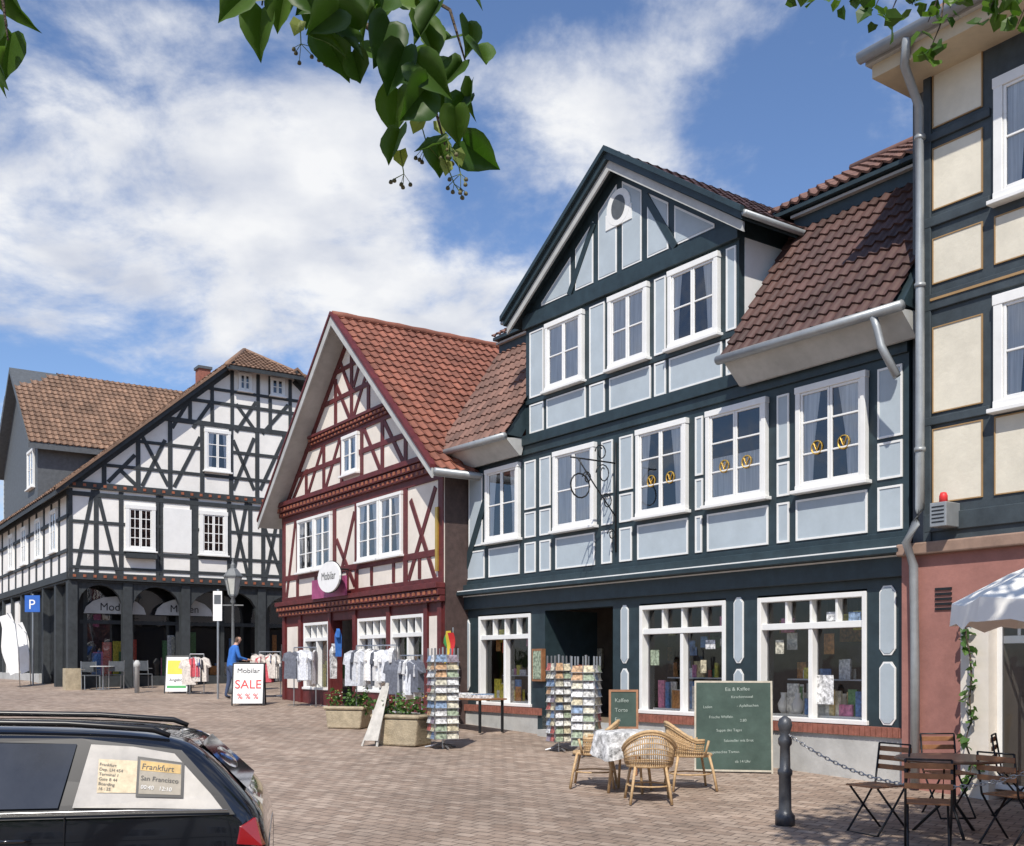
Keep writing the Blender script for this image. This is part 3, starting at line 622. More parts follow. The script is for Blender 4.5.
# ================================================================ WHITE TIMBER HOUSE (left)
Fa=Fr(-13.5,32.7,1.479,1.); UA=lambda px:Fa.u(px)
a=Obj('white_timber_house'); WA=12.3; ca=6.14
Fs=Fr(*Fa.pt(0,0,-17)[:2],Fa.n[0],Fa.n[1])
aw=a.p('plaster_walls',M_offw); box(aw,Fa,0,WA,2.7,5.5,-17,0)
sa=.863; ZR=10.93
def za(u): return ZR-.12-sa*abs(u-ca)
ut=(ZR-9.95)/sa
prism(aw,Fa,[(0,5.5),(WA,5.5),(WA,max(5.51,za(WA))),(ca+ut,9.8),(ca-ut,9.8),(0,max(5.51,za(0)))],-17,0)
t=a.p('timbers',M_black,bevel=.006)
for z,h,w in ((2.62,.22,.10),(2.95,.10,.03),(5.18,.14,.03),(5.42,.20,.08)): box(t,Fa,0,WA,z,z+h,0,w)
ord_=a.p('beam_end_ornament',M_redl)
for i in range(40): box(ord_,Fa,.1+i*.3,.1+i*.3+.09,5.48,5.56,.08,.095); box(ord_,Fa,.1+i*.3,.1+i*.3+.09,2.69,2.77,.10,.115)
for z,h in ((3.45,.10),(4.35,.10)): box(t,Fa,0,WA,z,z+h,0,.028)
def hA(z): return min(ca,(ZR-.12-z)/sa)
for z,h in ((6.15,.1),(7.0,.1),(7.80,.16),(8.55,.11),(9.0,.10)): box(t,Fa,ca-hA(z+h)-.02,ca+hA(z+h)+.02,z,z+h,0,.029)
for px in (70,96,121,158,161,192,196,229,250,263,281):
    u=UA(px); box(t,Fa,max(0,u-.07),u+.07,2.8,5.4,0,.025)
for u in (8.3,9.3,10.4,12.2): box(t,Fa,u-.08,u+.08,2.8,5.4,0,.025)
for px in (104,138,170,202,231,257,284):
    u=UA(px); box(t,Fa,u-.07,u+.07,5.6,min(za(u),7.8),0,.025)
for px in (190,212,232,258,270,290): 
    u=UA(px); box(t,Fa,u-.06,u+.06,7.9,min(za(u),9.75),0,.025)
br=[(75,578,93,490),(97,490,118,576),(232,580,247,500),(249,582,232,505),(265,582,280,505),(283,582,262,520),
 (108,482,135,455),(142,486,165,440),(168,486,142,436),(174,487,200,437),(233,490,254,438),(254,490,233,440),(260,490,283,440),(120,470,137,486),
 (172,428,188,402),(193,428,210,404),(236,432,256,402),(256,432,236,404),(262,434,288,405)]
for q in br: beam(t,Fa,Fa.uz(q[0],q[1]),Fa.uz(q[2],q[3]),.12,0,.020)
for s_ in (-1,1): beam(t,Fa,(ca+s_*ut,9.72),(ca+s_*(ca-.1),za(.1)-.1),.18,0,.027)
window(a,Fa,UA(204),UA(230),6.35,7.70,2,(.33,.67),curt=1,cas=.1,mull=None)
for p0,p1 in ((125,155),(199,227)): window(a,Fa,UA(p0),UA(p1),3.6,5.02,2,(.25,.5,.75),curt=0,cas=.12,mull=(.5,))
box(a.p('shutter_panel',M_white),Fa,UA(163),UA(191),3.6,5.02,0,.06)
box(a.p('flower_box',M_black),Fa,UA(125),UA(155),3.35,3.5,.03,.25)
for p0,p1 in ((238,251),(270,284)): window(a,Fa,UA(p0),UA(p1),9.12,9.72,2,(.5,),curt=0,cas=.06)
sf=a.p('roof_boards',M_black)
for s_ in (-1,1):
    ue=ca+s_*(ca+.45); ze=ZR-sa*abs(ue-ca)
    um=ca+s_*(ut-.05); zm=ZR-sa*(ut-.05)
    prism(sf,Fa,[(ue,ze),(um,zm),(um,zm-.15),(ue,ze-.15)],-17.3,.40)
    prism(sf,Fa,[(um,zm),(ca,ZR),(ca,ZR-.12),(um,zm-.15)],-17.3,-1.6)
    prism(a.p('verge_tiles',M_tbr),Fa,[(ue,ze+.09),(um,zm+.09),(um,zm+.005),(ue,ze+.005)],-.1,.46)
    L=math.hypot(ZR-ze,ue-ca)
    tiles(a.p('roof_tiles',M_tbr),Fa.pt(ue,ze,.4),Fa.pt(0,0,-1)-Fa.pt(0,0,0),Fa.pt(ca,ZR,0)-Fa.pt(ue,ze,0),17.5,L,tw=.3,th=.38,k=3,inside=lambda u,v:(u>2.2 or v<L-1.7+(u/2.2)*1.5))
A0=Fa.pt(ca-ut-.25,9.78,.5);A1=Fa.pt(ca+ut+.25,9.78,.5);A2=Fa.pt(ca,ZR+.06,-1.65)
sf.add([A0,A1,A2,A0-Vector((0,0,.12)),A1-Vector((0,0,.12)),A2-Vector((0,0,.12))],[(0,1,2),(5,4,3),(0,3,4,1),(1,4,5,2),(2,5,3,0)])
mid=(A0+A1)/2; Vd=(A2-mid); Lh=Vd.length; Wd=(A1-A0).length
tiles(a.p('hip_tiles',M_tbr),A0,A1-A0,Vd,Wd,Lh,tw=.16,th=.22,k=2,amp=.012,inside=lambda u,v:abs(u-Wd/2)<(Wd/2)*(1-v/Lh)+.02)
for qq in (A0,A1): tube(a.p('hip_ridges',M_tbr,smooth=True),[qq,A2],.09,6)
def sp(v): return 17-v
ts=a.p('side_timbers',M_black)
for z,h in ((2.62,.22),(3.45,.10),(4.5,.10),(5.2,.16)): box(ts,Fs,0,17,z,z+h,0,.06)
for v in [0.1,1.3,2.5,3.7,5,6.3,7.6,9,10.5,12,13.5,15]: box(ts,Fs,sp(v)-.1,sp(v)+.1,2.8,5.2,0,.03)
for v in (1.5,4,6.6,9.3,12.3):window(a,Fs,sp(v)-1.0,sp(v)-.05,3.6,4.95,2,(.5,),curt=0)
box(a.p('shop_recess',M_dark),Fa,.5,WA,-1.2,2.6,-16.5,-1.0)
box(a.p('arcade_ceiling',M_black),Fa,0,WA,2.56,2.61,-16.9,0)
pu=[.12,UA(128),UA(186),UA(262),9.5,12.1]
for u in pu: box(t,Fa,u-.14,u+.14,-.9,2.58,-.30,0)
def arch(mb,fr,ua,ub_,zs_,zt,w0,w1,n=10):
    for k in range(n):
        a1,a2=math.pi*(k/n),math.pi*((k+1)/n); m_=(ua+ub_)/2; h_=(ub_-ua)/2
        x1,x2=m_-h_*math.cos(a1),m_-h_*math.cos(a2); y1,y2=zs_+(zt-.12-zs_)*math.sin(a1)**.7,zs_+(zt-.12-zs_)*abs(math.sin(a2))**.7
        prism(mb,fr,[(x1,y1),(x2,y2),(x2,zt),(x1,zt)],w0,w1)
for i in range(len(pu)-1): arch(t,Fa,pu[i]+.14,pu[i+1]-.14,1.5,2.6,-.26,-.06)
box(a.p('stone_base',M_stone),Fa,-.1,.35,-1,-.1,-.35,.08)
sg=a.p('shop_front',M_black)
for u in (.6,2.0,3.5,5.0,6.6,7.9,9.4): box(sg,Fa,u,u+.12,-.9,2.56,-.95,-.8)
box(sg,Fa,.5,WA,1.30,1.42,-.95,-.79); box(sg,Fa,.5,WA,-.95,-.35,-.99,-.78)
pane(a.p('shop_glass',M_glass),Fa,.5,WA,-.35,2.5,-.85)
for i in range(60):
    u=ru(.8,11); box(a.p('shop_display',M_goods),Fa,u,u+ru(.08,.35),-.34,-.34+ru(.3,1.5),-.99,-.97+ru(0,.05))
for px in (88,160): 
    uu=UA(px)
    prism(a.p('shop_signs',M_soff),Fa,[(uu,1.62),(uu+1.9,1.62)]+[(uu+.95+.95*math.cos(k*math.pi/8),1.62+.55*math.sin(k*math.pi/8)) for k in range(1,8)],-.6,-.55)
    a.text('Moden',Fa.pt(uu+.95,1.72,-.54),(Fa.e[0],Fa.e[1],0),(0,0,1),.34,M_blk,'CENTER')
for v in [0.15,2,4,6,8,10,12,14,16]: box(ts,Fs,sp(v)-.14,sp(v)+.12,-1,2.7,-.25,0)
pane(a.p('side_shop_glass',M_glass),Fs,0,17,-.3,2.5,-.2); box(a.p('side_dark',M_dark),Fs,0,16.2,-1,2.6,-.6,-.4)
box(a.p('side_plinth',M_plinth),Fs,0,12.5,-1,-.3,-.22,.03)
box(a.p('side_white',M_offw),Fs,4.2,7.9,-.3,2.4,-.18,-.1)
v0,v1=4.3,11.0; vc=(v0+v1)/2; ZD=7.75; ZDR=10.75
dw=a.p('dormer_slate',M_slate)
box(dw,Fs,sp(v1),sp(v0),5.4,ZD,-5,.1); prism(dw,Fs,[(sp(v1),ZD),(sp(v0),ZD),(sp(vc),ZDR-.1)],-6,.1)
window(a,Fs,sp(v0)-1.6,sp(v0)-.5,6.1,7.4,2,(.5,),curt=0,wb=.12)
for s_,ve in ((1,v0-.35),(-1,v1+.35)):
    sd=(ZDR-ZD)/((v1-v0)/2); ze=ZDR-sd*abs(ve-vc)
    prism(a.p('dormer_roof_boards',M_slate),Fs,[(sp(ve),ze),(sp(vc),ZDR),(sp(vc),ZDR-.2),(sp(ve),ze-.2)],-6.3,.45)
    O=Fs.pt(sp(ve),ze,.45); Vd=Fs.pt(sp(vc),ZDR,0)-Fs.pt(sp(ve),ze,0)
    LL=Vd.length
    tiles(a.p('dormer_tiles',M_tbr),O,Fs.pt(0,0,-1)-Fs.pt(0,0,0),Vd,6.6,LL,tw=.2,th=.28,k=4,inside=lambda u,v:u>max(0,(v-LL*.72))*1.2)
q=Fa.pt(6.0,0,-5.5); Fq=Fr(q.x,q.y,*Fa.e)
box(a.p('chimney',M_brick),Fq,-.22,.22,9.5,11.2,-.45,0); box(a.p('chimney_cap',M_slate),Fq,-.27,.27,11.2,11.3,-.5,.05)
a.done()

# ================================================================ background and houses opposite
h=Obj('hill'); hm=h.p('terrain',mat('hill_grass',(.05,.09,.03),.9,.3,.05,0))
V=[];F=[];nx,ny=30,14
for j in range(ny):
    for i in range(nx):
        x=-420+i*20; y=130+j*18; q=math.exp(-((x+160)/150)**2)*math.sin(min(1,j/(ny-1)*1.3)*math.pi/2)*34+noise.noise(Vector((x*.02,y*.02,0)))*3*(j>0)
        V.append((x,y,-.7+q))
for j in range(ny-1):
    for i in range(nx-1): F.append((j*nx+i,j*nx+i+1,(j+1)*nx+i+1,(j+1)*nx+i))
hm.add(V,F)
fo=h.p('tree_cover',M_hill)
for i in range(3500):
    k=random.randrange(len(V)); v=Vector(V[k])+Vector((ru(-10,10),ru(-9,9),ru(0,3.5))); leaf(fo,v,(ru(-1,1),ru(-1,1),ru(-.3,1)),(ru(-1,1),ru(-1,1),ru(0,1)),ru(2,4))
h.done()
o=Obj('tower_block'); q=P(11,500,230); Fo=Fr(q.x,q.y,1,0)
box(o.p('walls',M_plinth),Fo,-1.6,1.6,20,q.z+5.5,-6,0)
for i in range(8): box(o.p('window_bands',M_slate),Fo,-1.5,1.5,q.z-3+i*1.0,q.z-2.6+i*1.0,0,.05)
o.done()
for (x0,x1,hh,wm) in ((-16,-5.5,6.5,M_offw2),(-5,6,7.5,M_cream),(6.5,17,6.8,M_offw)):
    o=Obj('opposite_house'); Fo=Fr(x1,-11,-1,0,-2.4)
    w_=x1-x0; box(o.p('walls',wm),Fo,0,w_,0,hh,-8,0)
    prism(o.p('gable_wall',wm),Fo,[(0,hh),(w_,hh),(w_/2,hh+3.6)],-8,0)
    for s_ in (-1,1): 
        ue=w_/2+s_*(w_/2+.4); prism(o.p('roof',M_tred),Fo,[(ue,hh-.2),(w_/2,hh+3.7),(w_/2,hh+4),(ue,hh+.1)],-8.4,.5)
    for fz in (1.0,3.9):
        u=.8
        while u<w_-1.4: window(o,Fo,u,u+1.05,fz,fz+1.5,2,(.5,),curt=1); box(o.p('timbers',M_black),Fo,u-.45,u-.3,.2,hh,0,.03); u+=1.9
    for z in (.2,3.1,hh-.2): box(o.p('timbers',M_black),Fo,0,w_,z,z+.18,0,.035)
    o.done()

# ================================================================ CAR
car=Obj('parked_car')
cz=gz(6.5); Fk=Fr(-1.46,6.45,.98,.20,cz)
def K(s,z,w): return Fk.pt(-s,z,-w)
ST=[(0,.40,.70,.74),(.03,.32,.82,.90),(.10,.28,.89,.99),(.26,.25,.93,1.17),(.42,.24,.94,1.32),(.56,.24,.94,1.385),(.9,.24,.94,1.43),(1.6,.24,.94,1.46),(2.3,.24,.93,1.46),(2.8,.24,.92,1.40),(3.3,.24,.91,1.12),(3.6,.24,.90,.96),(4.1,.26,.80,.86),(4.45,.30,.66,.72),(4.55,.36,.52,.56)]
Wd=1.76
def ins(top,belt): return .035+(top-belt)*.36
V=[];F=[]
for s_,zb,belt,top in ST:
    e_=.12 if s_<.02 or s_>4.5 else (.05 if s_<.05 or s_>4.4 else .0); i_=ins(top,belt)
    half=[(.10+e_,zb),(.02+e_,zb+.15),(.0+e_,(zb+belt)/2+.05),(.03+e_,belt-.01),(i_+e_,top-.045),(i_+.14+e_,top-.008),(Wd/2,top)]
    full=half+[(Wd-w,z) for w,z in reversed(half[:-1])]
    V+= [K(s_,z,w) for w,z in full]
n=13
for i in range(len(ST)-1):
    for j in range(n-1): F.append((i*n+j,i*n+j+1,(i+1)*n+j+1,(i+1)*n+j))
    F.append((i*n+n-1,i*n,(i+1)*n,(i+1)*n+n-1))
F.append(tuple(range(n))); F.append(tuple((len(ST)-1)*n+j for j in range(n-1,-1,-1)))
car.p('body',M_car,smooth=True,sub=2).add(V,F)
def prof(s_):
    for i in range(len(ST)-1):
        if ST[i][0]<=s_<=ST[i+1][0]:
            f=(s_-ST[i][0])/(ST[i+1][0]-ST[i][0]); return [ST[i][k]+(ST[i+1][k]-ST[i][k])*f for k in (2,3)]
def S(s_,f,off=.006,near=True):
    belt,top=prof(s_); i_=ins(top,belt); w=.03+(i_-.03)*f-off; z=belt-.01+(top-.045-belt+.01)*f
    return K(s_,z,w if near else Wd-w)
def sidewin(m,part,poly,off=.007):
    for near in (True,False):
        vs=[S(s_,f,off,near) for s_,f in poly]; car.p(part,m).add(vs,[tuple(range(len(vs)))])
sidewin(M_carq,'quarter_window',[(.27,.12),(.34,.40),(.56,.84),(.8,.88),(1.04,.88),(1.12,.10),(.7,.08)],.010)
sidewin(M_blk,'window_trim',[(.20,.06),(.27,.46),(.52,.93),(1.1,.95),(2.2,.94),(2.75,.90),(3.2,.06)],.004)
sidewin(M_carg,'rear_door_window',[(1.20,.10),(1.12,.88),(1.6,.88),(1.9,.88),(1.98,.10),(1.6,.10)],.010)
sidewin(M_carg,'front_door_window',[(2.06,.10),(1.98,.88),(2.4,.88),(2.7,.84),(3.05,.10),(2.5,.10)],.010)
vs=[K(s_,z,w) for s_,z,w in ((.14,1.03,.30),(.14,1.03,Wd-.30),(.43,1.315,Wd-.42),(.43,1.315,.42))]
vs=[v+Vector((.006*Fk.e[0],.006*Fk.e[1],.006)) for v in vs]; car.p('hatch_glass',M_carg).add(vs,[(0,1,2,3)])
vs=[K(s_,z,w) for s_,z,w in ((2.87,1.375,.35),(2.87,1.375,Wd-.35),(3.58,.99,Wd-.2),(3.58,.99,.2))]
vs=[v+Vector((-.02*Fk.e[0],-.02*Fk.e[1],.03)) for v in vs]; car.p('windscreen',M_carg).add(vs,[(0,1,2,3)])
for w in (.29,Wd-.29):
    tube(car.p('roof_rails',M_blk,smooth=True),[K(.60,1.375,w),K(.70,1.415,w),K(1.2,1.455,w),K(2.0,1.475,w),K(2.5,1.45,w),K(2.6,1.42,w)],[.016,.020,.020,.020,.020,.016],8)
# door seams and handles, rub strip
seam=car.p('panel_seams',M_blk)
for s0,s1 in ((1.16,1.30),(2.02,2.02)): tube(seam,[K(s0,.93,.022),K(s0,.7,-.004),K(s1,.4,.002)],.004,4)
tube(car.p('rub_strip',M_tyre),[K(.25,.56,-.012),K(1.2,.56,-.016),K(3.4,.56,-.012)],.018,6)
tube(car.p('belt_trim',M_steel,smooth=True),[K(.24,.945,.014),K(.8,.955,.012),K(1.6,.955,.012),K(3.1,.935,.012)],.006,5)
for s0 in (1.35,2.2): tube(car.p('door_handles',M_car,smooth=True),[K(s0,.80,.0),K(s0+.03,.80,-.035),K(s0+.17,.80,-.035),K(s0+.2,.80,.0)],.012,6)
for near in (0,1):
    def kk(s_,z,w): return K(s_,z,w if not near else Wd-w)
    vs=[kk(.004,.72,.15),kk(.04,.72,.040),kk(.18,.74,.0),kk(.16,.84,.012),kk(.08,.89,.05),kk(.05,.87,.16)]
    vs2=[kk(.08,.72,.2),kk(.12,.72,.1),kk(.24,.74,.1),kk(.22,.84,.1),kk(.14,.88,.12),kk(.12,.87,.2)]
    car.p('tail_lamps',M_tail).add(vs+vs2,[(0,1,4,5),(1,2,3,4),(6,7,1,0),(7,8,2,1),(8,9,3,2),(9,10,4,3),(10,11,5,4)])
    for s_ in (.85,3.65):
        cc=kk(s_,.31,-.005); ax=(kk(s_,.31,.2)-cc).normalized()
        ca_,cb=Vector((Fk.e[0],Fk.e[1],0)),Vector((0,0,1))
        V=[];F=[]
        pr=[(.17,.02),(.19,-.005),(.22,0),(.30,.0),(.315,.03),(.315,.18),(.29,.2)]
        for rr_,dd in pr:
            for j in range(24):
                th=j*math.pi/12; V.append(cc+ax*dd+(ca_*math.cos(th)+cb*math.sin(th))*rr_)
        for i in range(len(pr)-1):
            for j in range(24): F.append((i*24+j,i*24+(j+1)%24,(i+1)*24+(j+1)%24,(i+1)*24+j))
        car.p('tyres',M_tyre,smooth=True).add(V,F)
        for j in range(5):
            th=j*2*math.pi/5; d=ca_*math.cos(th)+cb*math.sin(th); tube(car.p('alloy_rims',M_steel),[cc+ax*.02,cc+ax*.02+d*.2],.025,6)
def patch(obj,part,m,s0,s1,f0,f1,off):
    vs=[S(s0,f0,off),S(s1,f0,off),S(s1,f1,off),S(s0,f1,off)]; obj.p(part,m).add(vs,[(0,1,2,3)]); return vs
patch(car,'notice_paper',M_wax,.76,.99,.28,.70,.014); 
patch(car,'notice_frame',M_blk,.50,.77,.23,.76,.016); patch(car,'notice_card',mat('grey_card',(.34,.31,.26),.7,.2,9,0),.515,.755,.27,.72,.018); patch(car,'notice_header',mat('amber_card',(.60,.42,.18),.7,.2,9,0),.52,.75,.58,.71,.020)
xd=S(.5,.5)-S(.7,.5); up=S(.6,.6)-S(.6,.4)
car.text('Frankfurt',S(.745,.60,.023),xd,up,.050,M_blk); car.text('San Francisco',S(.748,.455,.023),xd,up,.040,M_blk); car.text('00:40   12:10',S(.745,.34,.023),xd,up,.034,M_cloth)
for i in range(6): car.text(('Frankfurt','Dep. LH 454','Terminal 1','Gate B 44','Boarding','16 : 25')[i],S(.985,.62-.06*i,.018),xd,up,.026,M_blk)
car.done()

# ================================================================ STREET FURNITURE & DISPLAYS
def cyaw(o,yaw,zb=None): return Fr(o.x,o.y,math.cos(yaw),math.sin(yaw),o.z if zb is None else zb)
def wicker_chair(pos,yaw):
    o=Obj('wicker_armchair'); f=cyaw(pos,yaw); w=o.p('rattan_frame',M_wick,smooth=True)
    pt=lambda x,y,z:f.pt(x,z,y)
    tube(w,[pt(.25*math.cos(t),.25*math.sin(t)*1.02,.43) for t in [k*math.pi/12 for k in range(25)]],.022,6,False)
    lathe(o.p('seat',M_wick,smooth=True),pt(0,0,.415),[(.0,.0),(.24,.0),(.245,.02),(.2,.035),(0,.04)],20)
    for x,y in ((.2,.2),(-.2,.2),(.18,-.2),(-.18,-.2)): tube(w,[pt(x*.95,y*.95,.43),pt(x*1.15,y*1.2,.2),pt(x*1.3,y*1.35,0)],.017,6)
    tube(w,[pt(.25*math.cos(t),.26*math.sin(t),.2) for t in [k*math.pi/8 for k in range(17)]],.010,5,False)
    ang=[math.radians(d) for d in range(20,-201,-10)]
    def rail(t,f_):
        k=math.sin(-t) if math.sin(-t)>0 else 0
        top=.62+.21*k**1.3; rad=.27+.03*f_
        return pt(rad*math.cos(t),rad*math.sin(t)*1.02,.44+(top-.44)*f_)
    tube(w,[rail(t,1) for t in ang],.022,6)
    tube(w,[rail(t,.97)+Vector((0,0,-.02)) for t in ang],.016,6)
    for k in (.18,.34,.5,.66,.82): tube(w,[rail(t,k) for t in ang],.007,4)
    for i in range(45):
        t=math.radians(20-220*i/44); tube(w,[rail(t,0),rail(t,.5),rail(t,1)],.006,4)
    tube(w,[pt(.26,.12,.44),pt(.285,.16,.62)],.015,6); tube(w,[pt(-.26,.12,.44),pt(-.285,.16,.62)],.015,6)
    o.done()
tp=gd(630,13.1)
wicker_chair(gd(594,13.5),math.radians(-100))
wicker_chair(gd(649,12.35),math.radians(178))
wicker_chair(gd(690,13.3),math.radians(95))
o=Obj('cafe_table'); V=[];F=[]; n=48
prof_=[(0,.745),(.40,.745),(.425,.735),(.44,.68),(.45,.58),(.46,.50)]
for k,(r_,z_) in enumerate(prof_):
    for j in range(n):
        th=2*math.pi*j/n; wv=1+ (0 if k<3 else .05*(k-2)*math.sin(th*8+.4)*.6); dz=0 if k<4 else -.05*abs(math.sin(th*2))*(k-3)
        V.append((tp.x+r_*wv*math.cos(th),tp.y+r_*wv*math.sin(th),tp.z+z_+dz))
for i in range(len(prof_)-1):
    for j in range(n): F.append((i*n+j,i*n+(j+1)%n,(i+1)*n+(j+1)%n,(i+1)*n+j))
o.p('tablecloth',M_pat,smooth=True).add(V,F)
for t in range(4):
    th=t*math.pi/2+.4; tube(o.p('legs',M_wick,smooth=True),[tp+Vector((.2*math.cos(th),.2*math.sin(th),.74)),tp+Vector((.3*math.cos(th),.3*math.sin(th),0))],.018)
o.done()

def folding_chair(pos,yaw):
    o=Obj('folding_bistro_chair'); f=cyaw(pos,yaw); m=o.p('steel_frame',M_iron,smooth=True); s_=o.p('wood_slats',M_wood,bevel=.003)
    pt=lambda x,y,z:f.pt(x,z,y)
    for x in (-.19,.19):
        tube(m,[pt(x,.22,0),pt(x,.0,.25),pt(x,-.18,.47),pt(x,-.24,.86)],.011); tube(m,[pt(x*.9,-.24,0),pt(x*.9,.0,.24),pt(x*.9,.2,.45)],.011)
    tube(m,[pt(-.19,.22,.0),pt(.19,.22,.0)],.009); tube(m,[pt(-.17,-.24,0),pt(.17,-.24,0)],.009); tube(m,[pt(-.19,-.24,.86),pt(.19,-.24,.86)],.009)
    for i in range(7): y=-.17+i*.06; box(s_,f,-.2,.2,.455,.47,y,y+.042)
    for z in (.60,.69,.78): 
        y=-.20-(z-.47)*.1; box(s_,f,-.2,.2,z,z+.05,y-.02,y-.005)
    o.done()
def round_table(pos):
    o=Obj('round_cafe_table'); lathe(o.p('table_top',M_brt),pos,[(.0,.72),(.50,.72),(.52,.735),(.5,.75),(0,.75)],40)
    m=o.p('table_legs',M_iron,smooth=True)
    for t in range(3):
        th=t*2.09+.5; tube(m,[pos+Vector((.05*math.cos(th),.05*math.sin(th),.72)),pos+Vector((.07*math.cos(th),.07*math.sin(th),.3)),pos+Vector((.35*math.cos(th),.35*math.sin(th),0))],.016)
    o.done()
round_table(gd(950,10.5)); round_table(gd(1100,10.6))
folding_chair(gd(878,10.6),math.radians(-60)); folding_chair(gd(928,9.6),math.radians(160)); folding_chair(gd(1012,10.0),math.radians(120)); folding_chair(gd(948,11.5),math.radians(5)); folding_chair(gd(1018,11.5),math.radians(60))
o=Obj('cafe_parasol'); c0=Vector((5.52,9.6,gz(9.6))); cn=o.p('canopy',M_canv)
V=[];F=[];n=8
rings=[(.05,2.88),(.5,2.74),(1.0,2.54),(1.5,2.28),(1.52,2.06)]
for ri,(r_,z_) in enumerate(rings):
    for j in range(n*4):
        th=2*math.pi*j/(n*4)+.2; seg=(j%4)/4; sag=math.cos(math.pi/n)/math.cos((seg-.5)*2*math.pi/n) 
        dz=(-.05*math.sin(seg*math.pi)*(r_/1.5)) + ((.05*abs(math.sin(seg*math.pi*2))) if ri==4 else 0)
        V.append(c0+Vector((r_*sag*math.cos(th),r_*sag*math.sin(th),z_+dz)))
N4=n*4
for i in range(len(rings)-1):
    for j in range(N4): F.append((i*N4+j,i*N4+(j+1)%N4,(i+1)*N4+(j+1)%N4,(i+1)*N4+j))
F.append(tuple(range(N4))); cn.add(V,F)
tube(o.p('pole',M_wood,smooth=True),[c0,c0+Vector((0,0,3.0))],.025,10)
for j in range(n):
    th=2*math.pi*j/n+.2; tube(o.p('ribs',M_wood),[c0+Vector((0,0,2.83)),c0+Vector((1.48*math.cos(th),1.48*math.sin(th),2.22))],.01,5); tube(o.p('ribs',M_wood),[c0+Vector((0,0,2.0)),c0+Vector((.8*math.cos(th),.8*math.sin(th),2.5))],.008,5)
lathe(o.p('base',M_plinth),c0,[(.3,0),(.3,.06),(.05,.1),(.04,.3)],20)
o.done()
o=Obj('climbing_plant'); 
pts=[Fb.pt(UC(975),-1.4+i*.25,wc+.13) +Vector((ru(-.05,.05),0,0)) for i in range(9)]
tube(o.p('stem',M_bark),pts,.012,5)
for q in pts: foliage(o.p('leaves',M_plant),q,(.10,.08,.14),8,.10,int(q.z*1000))
o.done()
def bollard(pos,hh):
    o=Obj('iron_bollard'); lathe(o.p('post',mat('grey_cast_iron',(.07,.075,.085),.4,.2,12,.2,metal=.3),smooth=True),pos,[(.10,0),(.10,.10),(.075,.13),(.065,.16),(.062,.5),(.075,.52),(.075,.56),(.055,.58),(.05,.8),(.07,.83),(.07,.88),(.045,.92),(.06,.97),(.075,1.02),(.06,1.08),(.02,1.11),(.0,1.115)],16)
    o.done()
b0=gp(785,825); bollard(b0,1.1); pb=gd(1075,9.2); bollard(pb,1.1)
o=Obj('barrier_chain'); cm=o.p('links',M_steel,smooth=True)
def chain(p,q,sag,n):
    for i in range(n):
        f=(i+.5)/n; c_=p.lerp(q,f)-Vector((0,0,sag*4*f*(1-f))); d=(q-p).normalized(); d=(d-Vector((0,0,sag*4*(1-2*f)/ (q-p).length))).normalized()
        sd=Vector((0,0,1)).cross(d).normalized() if i%2 else d.cross(Vector((0,0,1)).cross(d)).normalized()
        tube(cm,[c_+d*.032*math.cos(t)+sd*.016*math.sin(t) for t in [k*math.pi/4 for k in range(9)]],.005,4,False)
chain(b0+Vector((0,0,.95)),pb+Vector((0,0,.95)),.42,62); o.done()
for px,py in ((137,693),(192,688)):
    q=gp(px,py); o=Obj('street_bollard'); lathe(o.p('post',M_soff,smooth=True),q,[(.07,0),(.07,.75),(.1,.78),(.1,.86),(.05,.95),(0,.96)],12); o.done()
o=Obj('large_chalkboard'); q=gp(732,773); f=Fr(q.x-.50,q.y+.10,1,-.18,q.z)
def lean(z): return -z*.18
def slab(mb,f,u0,u1,z0,z1,w,t_):
    vs=[f.pt(u,z,lean(z)+w+k) for k in (t_,0) for u,z in ((u0,z0),(u1,z0),(u1,z1),(u0,z1))]; mb.add(vs,BF)
slab(o.p('board',M_chalk),f,.025,1.035,.045,1.235,0,.02)
fm=o.p('frame',mat('pale_wood_frame',(.46,.42,.34),.6,.2,9,.05)); slab(fm,f,0,.025,.0,1.26,-.01,.035); slab(fm,f,1.035,1.06,.0,1.26,-.01,.035); slab(fm,f,.025,1.035,1.235,1.26,-.01,.034); slab(fm,f,.025,1.035,.02,.045,-.01,.034)
tube(fm,[f.pt(.1,1.2,lean(1.2)-.02),f.pt(.1,.0,-.75)],.015); tube(fm,[f.pt(.93,1.2,lean(1.2)-.02),f.pt(.93,.0,-.75)],.015)
for i,(x,z,tx) in enumerate(((.42,1.12,'Eis & Kaffee'),(.50,1.02,'Kirschstreusel'),(.12,.88,'Laden'),(.58,.90,'- Apfelkuchen'),(.20,.74,'Frische Waffeln'),(.62,.70,'2.80'),(.30,.56,'Suppe des Tages'),(.40,.42,'Salatteller mit Brot'),(.14,.26,'Hausgemachte Torten'),(.55,.14,'ab 14 Uhr'))):
    o.text(tx,f.pt(x,z,lean(z)+.024),(f.e[0],f.e[1],.03),(-f.n[0]*.18,-f.n[1]*.18,1),.052 if i else .07,M_chk)
o.done()
o=Obj('small_chalkboard'); q=gd(622,14.6); f=Fr(q.x-.18,q.y,1,-.1,q.z+.62)
slab(o.p('board',M_chalk),f,.03,.37,.03,.50,0,.015); fm=o.p('frame',M_wood); slab(fm,f,0,.03,0,.53,-.01,.035); slab(fm,f,.37,.40,0,.53,-.01,.035); slab(fm,f,.03,.37,.5,.53,-.01,.034); slab(fm,f,.03,.37,0,.03,-.01,.034)
for x in (.03,.37): tube(fm,[f.pt(x,.5,-.1),f.pt(x,-.62,.12)],.015); tube(fm,[f.pt(x,.5,-.1),f.pt(x,-.62,-.4)],.013)
for i,tx in enumerate(('Kaffee','Torte','Eis')): o.text(tx,f.pt(.08,.36-i*.13,lean(.36-i*.13)+.02),(f.e[0],f.e[1],0),(0,0,1),.075,M_chk)
o.done()
